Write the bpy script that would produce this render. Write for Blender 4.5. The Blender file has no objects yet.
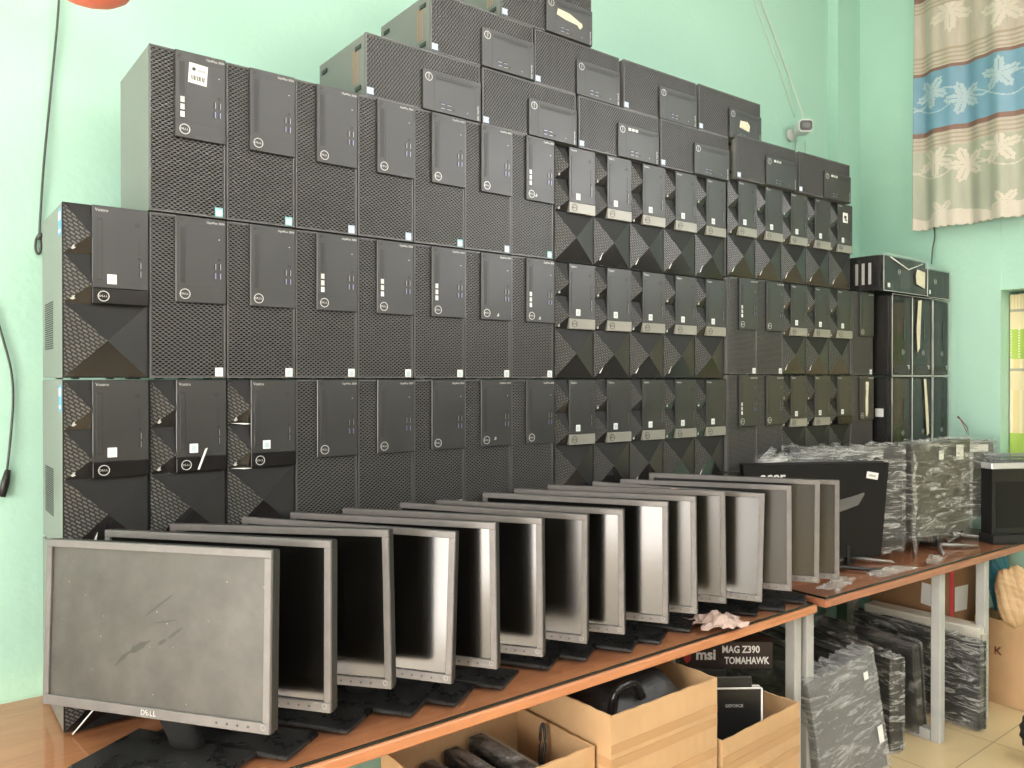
import bpy, bmesh, math, random
from mathutils import Vector, Matrix
random.seed(7)
R = math.radians
C = bpy.context.scene.collection
SC = bpy.context.scene

# ------------------------------------------------------------------ camera frame
CZ = 1.345                      # eye height
cs, sn, FL = .788, .616, 790.0  # yaw and focal length in pixels
TT = .656                       # table top height

def at(px, Y):
    """world X on the plane at depth Y seen in column px, with its distance"""
    u = px - 512
    t = (sn * FL + cs * u) / (cs * FL - sn * u)
    X = t * Y
    return X, X * sn + Y * cs
def atz(px, py, Y):
    X, F = at(px, Y)
    return Vector((X, Y, CZ + (379 - py) * F / FL))
def atx(px, py, X):
    u = px - 512
    t = (sn * FL + cs * u) / (cs * FL - sn * u)
    Y = X / t
    F = X * sn + Y * cs
    return Vector((X, Y, CZ + (379 - py) * F / FL))

# ------------------------------------------------------------------ materials
MATS = {}
def nt(name):
    m = bpy.data.materials.new(name); m.use_nodes = True
    n = m.node_tree; n.nodes.clear()
    out = n.nodes.new('ShaderNodeOutputMaterial')
    return m, n, out
def P(name, col, rough=.5, metal=0., spec=.5, var=0., vscale=8., bump=0., bscale=60., coat=0., sheen=0., rvar=0., stretch=(1, 1, 1)):
    if name in MATS: return MATS[name]
    m, n, out = nt(name)
    b = n.nodes.new('ShaderNodeBsdfPrincipled')
    b.inputs['Base Color'].default_value = (*col, 1)
    b.inputs['Roughness'].default_value = rough
    b.inputs['Metallic'].default_value = metal
    b.inputs['Specular IOR Level'].default_value = spec
    b.inputs['Coat Weight'].default_value = coat
    n.links.new(b.outputs[0], out.inputs[0])
    if var or bump or rvar:
        tc = n.nodes.new('ShaderNodeTexCoord')
        mp = n.nodes.new('ShaderNodeMapping'); mp.inputs['Scale'].default_value = stretch
        n.links.new(tc.outputs['Object'], mp.inputs[0])
    if var or rvar:
        nz = n.nodes.new('ShaderNodeTexNoise'); nz.inputs['Scale'].default_value = vscale
        nz.inputs['Detail'].default_value = 5; nz.inputs['Roughness'].default_value = .6
        n.links.new(mp.outputs[0], nz.inputs['Vector'])
        cr = n.nodes.new('ShaderNodeMapRange')
        cr.inputs['From Min'].default_value = .3; cr.inputs['From Max'].default_value = .7
        n.links.new(nz.outputs['Fac'], cr.inputs['Value'])
    if var:
        mx = n.nodes.new('ShaderNodeMix'); mx.data_type = 'RGBA'
        mx.inputs['A'].default_value = (*[c * (1 - var) for c in col], 1)
        mx.inputs['B'].default_value = (*[min(1, c * (1 + var)) for c in col], 1)
        n.links.new(cr.outputs[0], mx.inputs['Factor'])
        n.links.new(mx.outputs['Result'], b.inputs['Base Color'])
    if rvar:
        r2 = n.nodes.new('ShaderNodeMapRange')
        r2.inputs['To Min'].default_value = max(.02, rough - rvar); r2.inputs['To Max'].default_value = rough + rvar
        n.links.new(cr.outputs[0], r2.inputs['Value'])
        n.links.new(r2.outputs[0], b.inputs['Roughness'])
    if bump:
        nb = n.nodes.new('ShaderNodeTexNoise'); nb.inputs['Scale'].default_value = bscale
        nb.inputs['Detail'].default_value = 4
        n.links.new(mp.outputs[0], nb.inputs['Vector'])
        bp = n.nodes.new('ShaderNodeBump'); bp.inputs['Strength'].default_value = bump
        bp.inputs['Distance'].default_value = .01
        n.links.new(nb.outputs['Fac'], bp.inputs['Height'])
        n.links.new(bp.outputs[0], b.inputs['Normal'])
    MATS[name] = m
    return m

cream_w = P('cream_wall_paint', (.66, .635, .61), .6, var=.04, vscale=1.5)
wall_m = P('mint_wall_paint', (.41, .67, .56),   .55, var=.04, vscale=1.5, bump=.15, bscale=45)
pil_m = P('mint_wall_paint_pilaster', (.42, .69, .575), .5, var=.04, vscale=2, bump=.2, bscale=45)
ceil_m = P('white_ceiling_paint', (.8, .82, .8), .8)
case_m = P('tower_case_paint', (.15, .155, .145), .32, var=.08, vscale=3, bump=.05, bscale=300)
lat_m = P('mesh_grille_plastic', (.070, .070, .069), .36, spec=.8, var=.25, vscale=4)
deep_m = P('grille_cavity', (.004, .004, .004), .9)
pan_m = P('panel_plastic', (.013, .0142, .0138), .38, spec=.8, var=.15, vscale=6, rvar=.05)
slot_m = P('slot_plastic', (.022, .023, .022), .4)
black_m = P('black_plastic', (.012, .012, .012), .35)
blackm_m = P('matte_black_plastic', (.015, .015, .014), .6)
gloss_m = P('glossy_black_plastic', (.010, .009, .009), .14, spec=.3)
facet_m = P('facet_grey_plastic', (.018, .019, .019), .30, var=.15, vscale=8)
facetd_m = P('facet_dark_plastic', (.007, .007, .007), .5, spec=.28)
silver_m = P('silver_grey_band', (.27, .265, .235), .35, metal=.3, var=.08)
logo_m = P('logo_silver', (.55, .56, .54), .3, metal=.2)
white_m = P('white_sticker_paper', (.75, .77, .75), .6)
cream_m = P('torn_cream_tape', (.66, .63, .48), .7, var=.12, vscale=60)
cyan_m = P('cyan_badge', (.22, .50, .55), .35)
blue_m = P('pale_blue_badge', (.38, .50, .66), .35)
dkblue_m = P('badge_blue', (.08, .30, .50), .4)
usbb_m = P('usb_blue_plastic', (.05, .06, .18), .5, spec=.3)
metal_m = P('steel_port', (.5, .5, .5), .3, metal=.9)
bezel_m = P('monitor_bezel_dusty', (.135, .126, .122), .40, var=.12, vscale=25, bump=.05, bscale=400)
back_m = P('monitor_back_plastic', (.02, .02, .02), .45)
base_m = P('monitor_base_plastic', (.022, .022, .022), .33, var=.6, vscale=18, rvar=.15)
steelleg_m = P('grey_leg_paint', (.42, .43, .42), .4, var=.06, vscale=10)
rubber_m = P('rubber', (.01, .01, .01), .7)
copper_m = P('copper_strip', (.35, .22, .15), .4, metal=.4)

def brick_mat():
    m, n, out = nt('woven_facet_texture')
    b = n.nodes.new('ShaderNodeBsdfPrincipled'); b.inputs['Roughness'].default_value = .35
    tc = n.nodes.new('ShaderNodeTexCoord'); sp = n.nodes.new('ShaderNodeSeparateXYZ'); cb = n.nodes.new('ShaderNodeCombineXYZ')
    n.links.new(tc.outputs['Object'], sp.inputs[0])
    n.links.new(sp.outputs['X'], cb.inputs['X']); n.links.new(sp.outputs['Z'], cb.inputs['Y'])
    mp = n.nodes.new('ShaderNodeMapping'); mp.inputs['Rotation'].default_value = (0, 0, R(35))
    n.links.new(cb.outputs[0], mp.inputs[0])
    br = n.nodes.new('ShaderNodeTexBrick')
    br.inputs['Color1'].default_value = (.13, .128, .12, 1); br.inputs['Color2'].default_value = (.08, .079, .074, 1)
    br.inputs['Mortar'].default_value = (.006, .006, .006, 1)
    br.inputs['Scale'].default_value = 1; br.inputs['Mortar Size'].default_value = .0016
    br.inputs['Brick Width'].default_value = .012; br.inputs['Row Height'].default_value = .0062
    n.links.new(mp.outputs[0], br.inputs['Vector'])
    n.links.new(br.outputs['Color'], b.inputs['Base Color'])
    bp = n.nodes.new('ShaderNodeBump'); bp.inputs['Strength'].default_value = .6; bp.inputs['Distance'].default_value = .002; bp.invert = True
    n.links.new(br.outputs['Fac'], bp.inputs['Height']); n.links.new(bp.outputs[0], b.inputs['Normal'])
    n.links.new(b.outputs[0], out.inputs[0])
    return m
weave_m = brick_mat()

def screen_mat(name, dusty, rough):
    m, n, out = nt(name)
    b = n.nodes.new('ShaderNodeBsdfPrincipled')
    b.inputs['Specular IOR Level'].default_value = .5 if dusty else 1.0
    tc = n.nodes.new('ShaderNodeTexCoord')
    n1 = n.nodes.new('ShaderNodeTexNoise'); n1.inputs['Scale'].default_value = 9; n1.inputs['Detail'].default_value = 8; n1.inputs['Roughness'].default_value = .65
    n.links.new(tc.outputs['Object'], n1.inputs['Vector'])
    ramp = n.nodes.new('ShaderNodeValToRGB')
    a = .0025 if not dusty else .042
    z = .005 if not dusty else .082
    ramp.color_ramp.elements[0].position = .32; ramp.color_ramp.elements[0].color = (a, a * .95, a * .86, 1)
    ramp.color_ramp.elements[1].position = .7; ramp.color_ramp.elements[1].color = (z, z * .95, z * .86, 1)
    n.links.new(n1.outputs['Fac'], ramp.inputs[0])
    # specks of dirt
    n2 = n.nodes.new('ShaderNodeTexVoronoi'); n2.inputs['Scale'].default_value = 34
    n.links.new(tc.outputs['Object'], n2.inputs['Vector'])
    lt = n.nodes.new('ShaderNodeMath'); lt.operation = 'LESS_THAN'; lt.inputs[1].default_value = .055 if dusty else .03
    n.links.new(n2.outputs['Distance'], lt.inputs[0])
    mx = n.nodes.new('ShaderNodeMix'); mx.data_type = 'RGBA'; mx.inputs['B'].default_value = (.26, .25, .22, 1)
    ml = n.nodes.new('ShaderNodeMath'); ml.operation = 'MULTIPLY'; ml.inputs[1].default_value = .5 if dusty else .15
    n.links.new(lt.outputs[0], ml.inputs[0]); n.links.new(ml.outputs[0], mx.inputs['Factor'])
    n.links.new(ramp.outputs[0], mx.inputs['A']); n.links.new(mx.outputs['Result'], b.inputs['Base Color'])
    b.inputs['Roughness'].default_value = rough
    n.links.new(b.outputs[0], out.inputs[0])
    return m
scr_m = screen_mat('lcd_screen', False, .14)
scrd_m = screen_mat('lcd_screen_dusty', True, .42)
scrm_m = screen_mat('lcd_screen_satin', False, .24)
wipe_m = P('wiped_dust_mark', (.034, .033, .029), .42)

def wood_mat(name, c1, c2):
    m, n, out = nt(name)
    b = n.nodes.new('ShaderNodeBsdfPrincipled'); b.inputs['Roughness'].default_value = .35
    tc = n.nodes.new('ShaderNodeTexCoord'); mp = n.nodes.new('ShaderNodeMapping'); mp.inputs['Scale'].default_value = (1.2, 14, 14)
    n.links.new(tc.outputs['Object'], mp.inputs[0])
    nz = n.nodes.new('ShaderNodeTexNoise'); nz.inputs['Scale'].default_value = 3; nz.inputs['Detail'].default_value = 6; nz.inputs['Distortion'].default_value = .8
    n.links.new(mp.outputs[0], nz.inputs['Vector'])
    r = n.nodes.new('ShaderNodeValToRGB'); r.color_ramp.elements[0].position = .3; r.color_ramp.elements[1].position = .7
    r.color_ramp.elements[0].color = (*c1, 1); r.color_ramp.elements[1].color = (*c2, 1)
    n.links.new(nz.outputs['Fac'], r.inputs[0]); n.links.new(r.outputs[0], b.inputs['Base Color'])
    n.links.new(b.outputs[0], out.inputs[0]); return m
wood_m = wood_mat('orange_wood', (.42, .165, .072), (.55, .245, .115))
wood2_m = wood_mat('brown_wood', (.30, .115, .06), (.42, .18, .095))

def glass_mat():
    m, n, out = nt('table_glass')
    tr = n.nodes.new('ShaderNodeBsdfTransparent'); gl = n.nodes.new('ShaderNodeBsdfGlossy'); gl.inputs['Roughness'].default_value = .03
    fr = n.nodes.new('ShaderNodeFresnel'); fr.inputs['IOR'].default_value = 1.5
    mx = n.nodes.new('ShaderNodeMixShader')
    ge = n.nodes.new('ShaderNodeNewGeometry'); iv = n.nodes.new('ShaderNodeMath'); iv.operation = 'SUBTRACT'; iv.inputs[0].default_value = 1
    mu = n.nodes.new('ShaderNodeMath'); mu.operation = 'MULTIPLY'
    n.links.new(ge.outputs['Backfacing'], iv.inputs[1]); n.links.new(fr.outputs[0], mu.inputs[0]); n.links.new(iv.outputs[0], mu.inputs[1])
    n.links.new(mu.outputs[0], mx.inputs[0]); n.links.new(tr.outputs[0], mx.inputs[1]); n.links.new(gl.outputs[0], mx.inputs[2])
    n.links.new(mx.outputs[0], out.inputs[0]); return m
glass_m = glass_mat()
gedge_m = P('glass_edge', (.006, .012, .01), .1)

def film_mat(name, lo, hi, scale=9, stretch=(1, 1, 5), tint=(.8, .82, .8), rot=(0, .5, .3)):
    m, n, out = nt(name)
    tr = n.nodes.new('ShaderNodeBsdfTransparent')
    b = n.nodes.new('ShaderNodeBsdfPrincipled'); b.inputs['Base Color'].default_value = (*tint, 1); b.inputs['Roughness'].default_value = .16
    b.inputs['Specular IOR Level'].default_value = .8
    tc = n.nodes.new('ShaderNodeTexCoord'); mp = n.nodes.new('ShaderNodeMapping'); mp.inputs['Scale'].default_value = stretch; mp.inputs['Rotation'].default_value = rot
    n.links.new(tc.outputs['Object'], mp.inputs[0])
    nz = n.nodes.new('ShaderNodeTexNoise'); nz.inputs['Scale'].default_value = scale; nz.inputs['Detail'].default_value = 7; nz.inputs['Roughness'].default_value = .7; nz.inputs['Distortion'].default_value = 1.3
    n.links.new(mp.outputs[0], nz.inputs['Vector'])
    mr = n.nodes.new('ShaderNodeMapRange'); mr.inputs['From Min'].default_value = .48; mr.inputs['From Max'].default_value = .72
    mr.inputs['To Min'].default_value = lo; mr.inputs['To Max'].default_value = hi
    n.links.new(nz.outputs['Fac'], mr.inputs['Value'])
    bp = n.nodes.new('ShaderNodeBump'); bp.inputs['Strength'].default_value = .9; bp.inputs['Distance'].default_value = .012
    n.links.new(nz.outputs['Fac'], bp.inputs['Height']); n.links.new(bp.outputs[0], b.inputs['Normal'])
    mx = n.nodes.new('ShaderNodeMixShader')
    n.links.new(mr.outputs[0], mx.inputs[0]); n.links.new(tr.outputs[0], mx.inputs[1]); n.links.new(b.outputs[0], mx.inputs[2])
    n.links.new(mx.outputs[0], out.inputs[0]); return m
film_m = film_mat('stretch_film', .07, .8)
filmw_m = film_mat('bunched_stretch_film', .16, .85, scale=12, stretch=(.6, 1, 4), rot=(0, .1, .1))
filmt_m = film_mat('tight_stretch_film', .05, .45, scale=6, stretch=(1, 1, 3))
filmc_m = film_mat('clear_tower_film', .02, .14, scale=2, stretch=(2.5, 2.5, .5))
filmd_m = film_mat('dense_stretch_film', .28, .95, scale=8, stretch=(1, 1, 5), tint=(.55, .57, .57))

def card_mat(name, col):
    m, n, out = nt(name)
    b = n.nodes.new('ShaderNodeBsdfPrincipled'); b.inputs['Roughness'].default_value = .75
    tc = n.nodes.new('ShaderNodeTexCoord')
    nz = n.nodes.new('ShaderNodeTexNoise'); nz.inputs['Scale'].default_value = 5; nz.inputs['Detail'].default_value = 5
    n.links.new(tc.outputs['Object'], nz.inputs['Vector'])
    wv = n.nodes.new('ShaderNodeTexWave'); wv.inputs['Scale'].default_value = 9; wv.inputs['Distortion'].default_value = .6; wv.bands_direction = 'X'
    n.links.new(tc.outputs['Object'], wv.inputs['Vector'])
    r = n.nodes.new('ShaderNodeValToRGB'); r.color_ramp.elements[0].position = .25; r.color_ramp.elements[1].position = .75
    r.color_ramp.elements[0].color = (*[c * .82 for c in col], 1); r.color_ramp.elements[1].color = (*[c * 1.08 for c in col], 1)
    n.links.new(nz.outputs['Fac'], r.inputs[0]); n.links.new(r.outputs[0], b.inputs['Base Color'])
    bp = n.nodes.new('ShaderNodeBump'); bp.inputs['Strength'].default_value = .12; bp.inputs['Distance'].default_value = .003
    n.links.new(wv.outputs['Fac'], bp.inputs['Height']); n.links.new(bp.outputs[0], b.inputs['Normal'])
    n.links.new(b.outputs[0], out.inputs[0]); return m
card_m = card_mat('cardboard', (.52, .335, .175))
cardin_m = card_mat('cardboard_inside', (.52, .36, .20))
cardd_m = card_mat('cardboard_brown', (.34, .19, .09))
tape_m = P('parcel_tape', (.44, .27, .135), .2)

def tile_mat():
    m, n, out = nt('beige_floor_tile')
    b = n.nodes.new('ShaderNodeBsdfPrincipled'); b.inputs['Roughness'].default_value = .18
    tc = n.nodes.new('ShaderNodeTexCoord'); br = n.nodes.new('ShaderNodeTexBrick')
    br.offset = 0; br.inputs['Scale'].default_value = 1; br.inputs['Brick Width'].default_value = .4; br.inputs['Row Height'].default_value = .4
    br.inputs['Mortar Size'].default_value = .0022
    br.inputs['Color1'].default_value = (.64, .50, .29, 1); br.inputs['Color2'].default_value = (.61, .475, .275, 1); br.inputs['Mortar'].default_value = (.36, .28, .17, 1)
    n.links.new(tc.outputs['Object'], br.inputs['Vector']); n.links.new(br.outputs['Color'], b.inputs['Base Color'])
    n.links.new(b.outputs[0], out.inputs[0]); return m
tile_m = tile_mat()

# ------------------------------------------------------------------ mesh helpers
class MB:
    def __init__(s): s.v = []; s.f = []; s.m = []; s.mats = []; s.sm = []
    def mi(s, m):
        if m not in s.mats: s.mats.append(m)
        return s.mats.index(m)
    def add(s, vs, fs, m, smooth=False):
        o = len(s.v); s.v += [tuple(v) for v in vs]; k = s.mi(m)
        for f in fs: s.f.append([i + o for i in f]); s.m.append(k); s.sm.append(smooth)
        return s
    def box(s, x0, x1, y0, y1, z0, z1, m, bev=0., M=None, seg=1):
        bm = bmesh.new()
        r = bmesh.ops.create_cube(bm, size=1)
        for v in bm.verts:
            v.co = Vector(((x0 + x1) / 2 + v.co.x * (x1 - x0), (y0 + y1) / 2 + v.co.y * (y1 - y0), (z0 + z1) / 2 + v.co.z * (z1 - z0)))
        if bev: bmesh.ops.bevel(bm, geom=bm.edges[:], offset=bev, segments=seg, affect='EDGES', profile=.5)
        if M is not None: bm.transform(M)
        bm.verts.index_update()
        s.add([v.co.copy() for v in bm.verts], [[v.index for v in f.verts] for f in bm.faces], m)
        bm.free(); return s
    def prism(s, poly, y0, y1, m, axis='y', M=None):
        """poly of (a,b): x,z for axis y; x,y for axis z; y,z for axis x"""
        n = len(poly); vs = []
        for h in (y0, y1):
            for a, b in poly:
                v = Vector((a, h, b)) if axis == 'y' else Vector((a, b, h)) if axis == 'z' else Vector((h, a, b))
                vs.append(M @ v if M is not None else v)
        fs = [list(range(n)), list(range(2 * n - 1, n - 1, -1))] + [[i, i + n, (i + 1) % n + n, (i + 1) % n] for i in range(n)]
        return s.add(vs, fs, m)
    def tube(s, pts, r, m, n=8, cap=True):
        pts = [Vector(p) for p in pts]; vs = []; fs = []
        rs = r if isinstance(r, (list, tuple)) else [r] * len(pts)
        up = Vector((.13, .21, .97)).normalized()
        for i, p in enumerate(pts):
            d = (pts[min(i + 1, len(pts) - 1)] - pts[max(i - 1, 0)]).normalized()
            a = d.cross(up)
            if a.length < .1: a = d.cross(Vector((1, 0, 0)))
            a.normalize(); b = d.cross(a)
            for k in range(n):
                t = 2 * math.pi * k / n
                vs.append(p + rs[i] * (math.cos(t) * a + math.sin(t) * b))
        for i in range(len(pts) - 1):
            for k in range(n):
                fs.append([i * n + k, i * n + (k + 1) % n, (i + 1) * n + (k + 1) % n, (i + 1) * n + k])
        if cap: fs += [list(range(n)), list(range(len(vs) - 1, len(vs) - n - 1, -1))]
        return s.add(vs, fs, m, True)
    def disc(s, cx, cz, r, y0, y1, m, n=20, r2=0.):
        """disc or ring facing -y"""
        o = [(cx + r * math.cos(2 * math.pi * k / n), cz + r * math.sin(2 * math.pi * k / n)) for k in range(n)]
        if not r2: return s.prism(o, y0, y1, m)
        i_ = [(cx + r2 * math.cos(2 * math.pi * k / n), cz + r2 * math.sin(2 * math.pi * k / n)) for k in range(n)]
        vs = [(a, y0, b) for a, b in o] + [(a, y0, b) for a, b in i_] + [(a, y1, b) for a, b in o] + [(a, y1, b) for a, b in i_]
        fs = []
        for k in range(n):
            j = (k + 1) % n
            fs += [[k, j, n + j, n + k], [k, 2 * n + k, 2 * n + j, j], [n + k, n + j, 3 * n + j, 3 * n + k]]
        return s.add(vs, fs, m)
    def mesh(s, name):
        me = bpy.data.meshes.new(name); me.from_pydata(s.v, [], s.f)
        for m in s.mats: me.materials.append(m)
        me.polygons.foreach_set('material_index', s.m); me.polygons.foreach_set('use_smooth', s.sm)
        me.validate(); me.update()
        bm = bmesh.new(); bm.from_mesh(me); bmesh.ops.recalc_face_normals(bm, faces=bm.faces[:]); bm.to_mesh(me); bm.free()
        return me
    def build(s, name, parent=None, loc=(0, 0, 0), rot=(0, 0, 0)):
        o = bpy.data.objects.new(name, s.mesh(name)); C.objects.link(o)
        o.location = loc; o.rotation_euler = rot
        if parent: o.parent = parent
        return o
def child(name, me, parent, loc=(0, 0, 0), rot=(0, 0, 0)):
    o = bpy.data.objects.new(name, me); C.objects.link(o); o.parent = parent; o.location = loc; o.rotation_euler = rot
    return o
def tag(o, label, cat, group=None, kind=None):
    if label: o['label'] = label
    if cat: o['category'] = cat
    if group: o['group'] = group
    if kind: o['kind'] = kind
    return o
def thing(name, label, cat, loc=(0, 0, 0), rot=(0, 0, 0), group=None):
    o = bpy.data.objects.new(name, None); C.objects.link(o); o.empty_display_size = .05
    o.location = loc; o.rotation_euler = rot
    return tag(o, label, cat, group)
def struct(o): o['kind'] = 'structure'; return o
def copy_tree(o, parent=None):
    c = o.copy(); C.objects.link(c); c.parent = parent
    for ch in list(o.children): copy_tree(ch, c)
    return c

def text_geo(mb, s, size, mat, x=0, z=0, y=-.0005, rot=0., align='CENTER', shear=0., thick=.0004, sx=1., M=None, bold=0.):
    """flat lettering facing -y added to mb"""
    cu = bpy.data.curves.new('lettering', 'FONT'); cu.body = s; cu.size = size; cu.align_x = align; cu.align_y = 'CENTER'
    cu.extrude = thick / 2; cu.offset = bold; cu.resolution_u = 3; cu.shear = shear
    ob = bpy.data.objects.new('lettering', cu); C.objects.link(ob)
    dg = bpy.context.evaluated_depsgraph_get(); me = bpy.data.meshes.new_from_object(ob.evaluated_get(dg))
    ca, sa = math.cos(rot), math.sin(rot); vs = []
    for v in me.vertices:
        a, b = v.co.x * sx, v.co.y
        p = Vector((x + a * ca - b * sa, y - v.co.z, z + a * sa + b * ca))
        vs.append(M @ p if M is not None else p)
    mb.add(vs, [list(p.vertices) for p in me.polygons], mat)
    bpy.data.objects.remove(ob); bpy.data.curves.remove(cu); bpy.data.meshes.remove(me)
    return mb

# ------------------------------------------------------------------ room
XW, YW, XL, YB, ZC = 3.84, 2.12, -2.6, -3.6, 3.5
struct(MB().box(XL, XW + .3, YB, YW + .15, -.1, 0, tile_m).build('floor'))
struct(MB().box(XL, XW + .3, YB, YW + .15, ZC, ZC + .1, ceil_m).build('ceiling'))
struct(MB().box(XL, XW + .3, YW, YW + .15, 0, ZC, wall_m).build('wall_back'))
struct(MB().box(XL - .15, XL, YB, YW + .15, 0, ZC, cream_w).build('wall_left'))
# right wall with the window opening (Y -.1..1.415, z .75..1.735) and one nearer the viewer
w = MB(); wy0, wy1, wz0, wz1 = .25, 1.415, .62, CZ + .392
w.box(XW, XW + .3, 1.59, YW, 0, ZC, wall_m); w.box(XW - .004, XW + .3, wy1, 1.59, 0, ZC, wall_m); w.box(XW, XW + .3, .10, wy0, 0, ZC, wall_m); w.box(XW, XW + .3, YB, .10, 0, ZC, cream_w)
w.box(XW, XW + .3, wy0, wy1, wz1, ZC, wall_m); w.box(XW, XW + .3, wy0, wy1, 0, wz0, wall_m)
struct(w.build('wall_right'))
struct(MB().box(XL, XW + .3, YB - .15, YB, 0, ZC, cream_w).build('wall_front'))
struct(MB().box(3.634, XW, 2.066, YW, 0, ZC, pil_m).build('trim_1'))
fr = MB(); fm = P('pale_window_frame', (.55, .62, .45), .5)
fr.box(XW + .2, XW + .25, wy0, wy0 + .04, wz0, wz1, fm); fr.box(XW + .2, XW + .25, wy1 - .04, wy1, wz0, wz1, fm)
fr.box(XW + .2, XW + .25, wy0 + .04, wy1 - .04, wz1 - .04, wz1, fm); fr.box(XW + .2, XW + .25, wy0 + .04, wy1 - .04, wz0, wz0 + .04, fm)
wf = struct(fr.build('window_1'))
MB().box(XW + .225, XW + .229, wy0 + .04, wy1 - .04, wz0 + .04, wz1 - .04, P('window_pane_glass', (.75, .85, .8), .1)).build('pane', wf)

# ------------------------------------------------------------------ tower PC parts (shared meshes)
TW, TH, TD, FT = .1535, .3402, .262, .0028     # body width, height, depth, foot height
PITCH, ROWH = .15663, .3443
def lattice():
    dx, dz, a = .0118, .00440, .0011; h = dz - a; hole = .75
    g = MB(); V = []; Fs = []
    x0, x1, z0, z1 = -TW / 2 + .003, TW / 2 - .003, .003, TH - .003
    cl = lambda p: (min(max(p[0], x0), x1), min(max(p[1], z0), z1))
    r = 0; z = z0
    while z < z1 + dz:
        x = x0 + (dx / 2 if r % 2 else 0)
        while x < x1 + dx / 2:
            hexa = [(0, h), (dx / 2, a), (dx / 2, -a), (0, -h), (-dx / 2, -a), (-dx / 2, a)]
            out_ = [cl((x + p, z + q)) for p, q in hexa]
            inn = [cl((x + p * hole, z + q * hole)) for p, q in hexa]
            o = len(V)
            V += [(p, -.0012, q) for p, q in out_] + [(p, -.0012, q) for p, q in inn] + [(p, .0022, q) for p, q in inn]
            for k in range(6):
                j = (k + 1) % 6
                Fs += [[o + k, o + j, o + 6 + j, o + 6 + k], [o + 6 + k, o + 6 + j, o + 12 + j, o + 12 + k]]
            x += dx
        z += dz; r += 1
    g.add(V, Fs, lat_m)
    f = .0032
    for b in ((-TW / 2, -TW / 2 + f, 0, TH), (TW / 2 - f, TW / 2, 0, TH), (-TW / 2 + f, TW / 2 - f, 0, f), (-TW / 2 + f, TW / 2 - f, TH - f, TH)):
        g.box(b[0], b[1], -.0022, .004, b[2], b[3], lat_m)
    g.box(-TW / 2 + f, TW / 2 - f, .003, .004, f, TH - f, deep_m)
    me = bpy.data.meshes.new('mesh_grille'); me.from_pydata(g.v, [], g.f)
    for m in g.mats: me.materials.append(m)
    me.polygons.foreach_set('material_index', g.m); me.update()
    return me
ME = {}
ME['grille'] = lattice()
ME['case'] = MB().box(-TW / 2, TW / 2, .004, TD, 0, TH, case_m, .0015).mesh('case')
ME['foot'] = MB().box(-.006, .006, -.015, .015, -FT, 0, black_m, .0012).mesh('foot')
def oem_logo(r, mat=logo_m, ring=True):
    g = MB(); g.disc(0, 0, r, -.0006, 0, mat, 24, r * .86)
    for ch, dx, rt in (('D', -.52, 0), ('E', -.16, R(28)), ('L', .18, 0), ('L', .47, 0)):
        text_geo(g, ch, r * .56, mat, dx * r * 1.12, 0, rot=rt)
    return g.mesh('logo')
ME['logo'] = oem_logo(.0108)
ME['logo_v'] = oem_logo(.0105)
ME['logo_dark'] = oem_logo(.0105, P('dark_logo_print', (.03, .03, .03), .4))
px0, px1, pz0, pz1 = -TW / 2 + .32 * TW, TW / 2 - .0005, TH * .465, TH - .0005
pw, ph = px1 - px0, pz1 - pz0
g = MB().box(px0, px1, -.0085, -.0012, pz0, pz1, pan_m, .0012)
lx = lambda f: px0 + f * pw
lz = lambda f: pz1 - f * ph
for zz in (.10, .81): g.box(px0 + .002, px1 - .002, -.0087, -.0084, lz(zz) - .0004, lz(zz) + .0004, slot_m)
g.box(lx(.215) - .0004, lx(.215) + .0004, -.0087, -.0084, lz(.81), lz(.1), slot_m)
g.disc(lx(.86), lz(.24), .0013, -.0088, -.0084, logo_m, 8)
ME['panel'] = g.mesh('control_panel')
ME['slot'] = MB().box(lx(.085), lx(.185), -.0092, -.0084, lz(.78), lz(.125), slot_m, .0003).mesh('drive_slot')
g = MB().box(lx(.085), lx(.185), -.0092, -.0084, lz(.78), lz(.125), slot_m, .0003)
for k in range(3): g.box(lx(.095), lx(.175), -.0096, -.0091, lz(.765 - .085 * k), lz(.70 - .085 * k), logo_m if k else white_m)
ME['slot_label'] = g.mesh('drive_slot')
ME['power'] = MB().disc(lx(.1), lz(.055), .0048, -.0092, -.0084, slot_m, 16).disc(lx(.1), lz(.055), .0050, -.0095, -.0084, pan_m, 16, .0040).mesh('power_button')
g = MB(); text_geo(g, 'OptiPlex 3050', .0065, logo_m, px1 - .003, lz(.05), y=-.0087, align='RIGHT'); ME['model'] = g.mesh('model_text')
def usb(mat):
    return MB().box(-.0022, .0022, -.0008, 0, -.0065, .0065, black_m).box(-.0012, .0012, -.0012, -.0007, -.0055, .0055, mat).box(.0012, .0022, -.0011, -.0007, -.0062, .0062, metal_m).mesh('usb_port')
ME['usb'] = usb(blackm_m); ME['usb_blue'] = usb(usbb_m)
ME['jack'] = MB().disc(0, 0, .0026, -.0006, 0, blackm_m, 12).mesh('audio_jack')
def badge(edge, mid):
    return MB().box(-.0085, .0085, -.0006, 0, -.0095, .0095, edge, .0002).box(-.0055, .0055, -.0009, -.0005, -.007, .005, mid).mesh('badge')
ME['badge_c'] = badge(cyan_m, white_m); ME['badge_b'] = badge(blue_m, white_m); ME['badge_w'] = badge(white_m, P('badge_print', (.45, .55, .6), .5))

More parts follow.
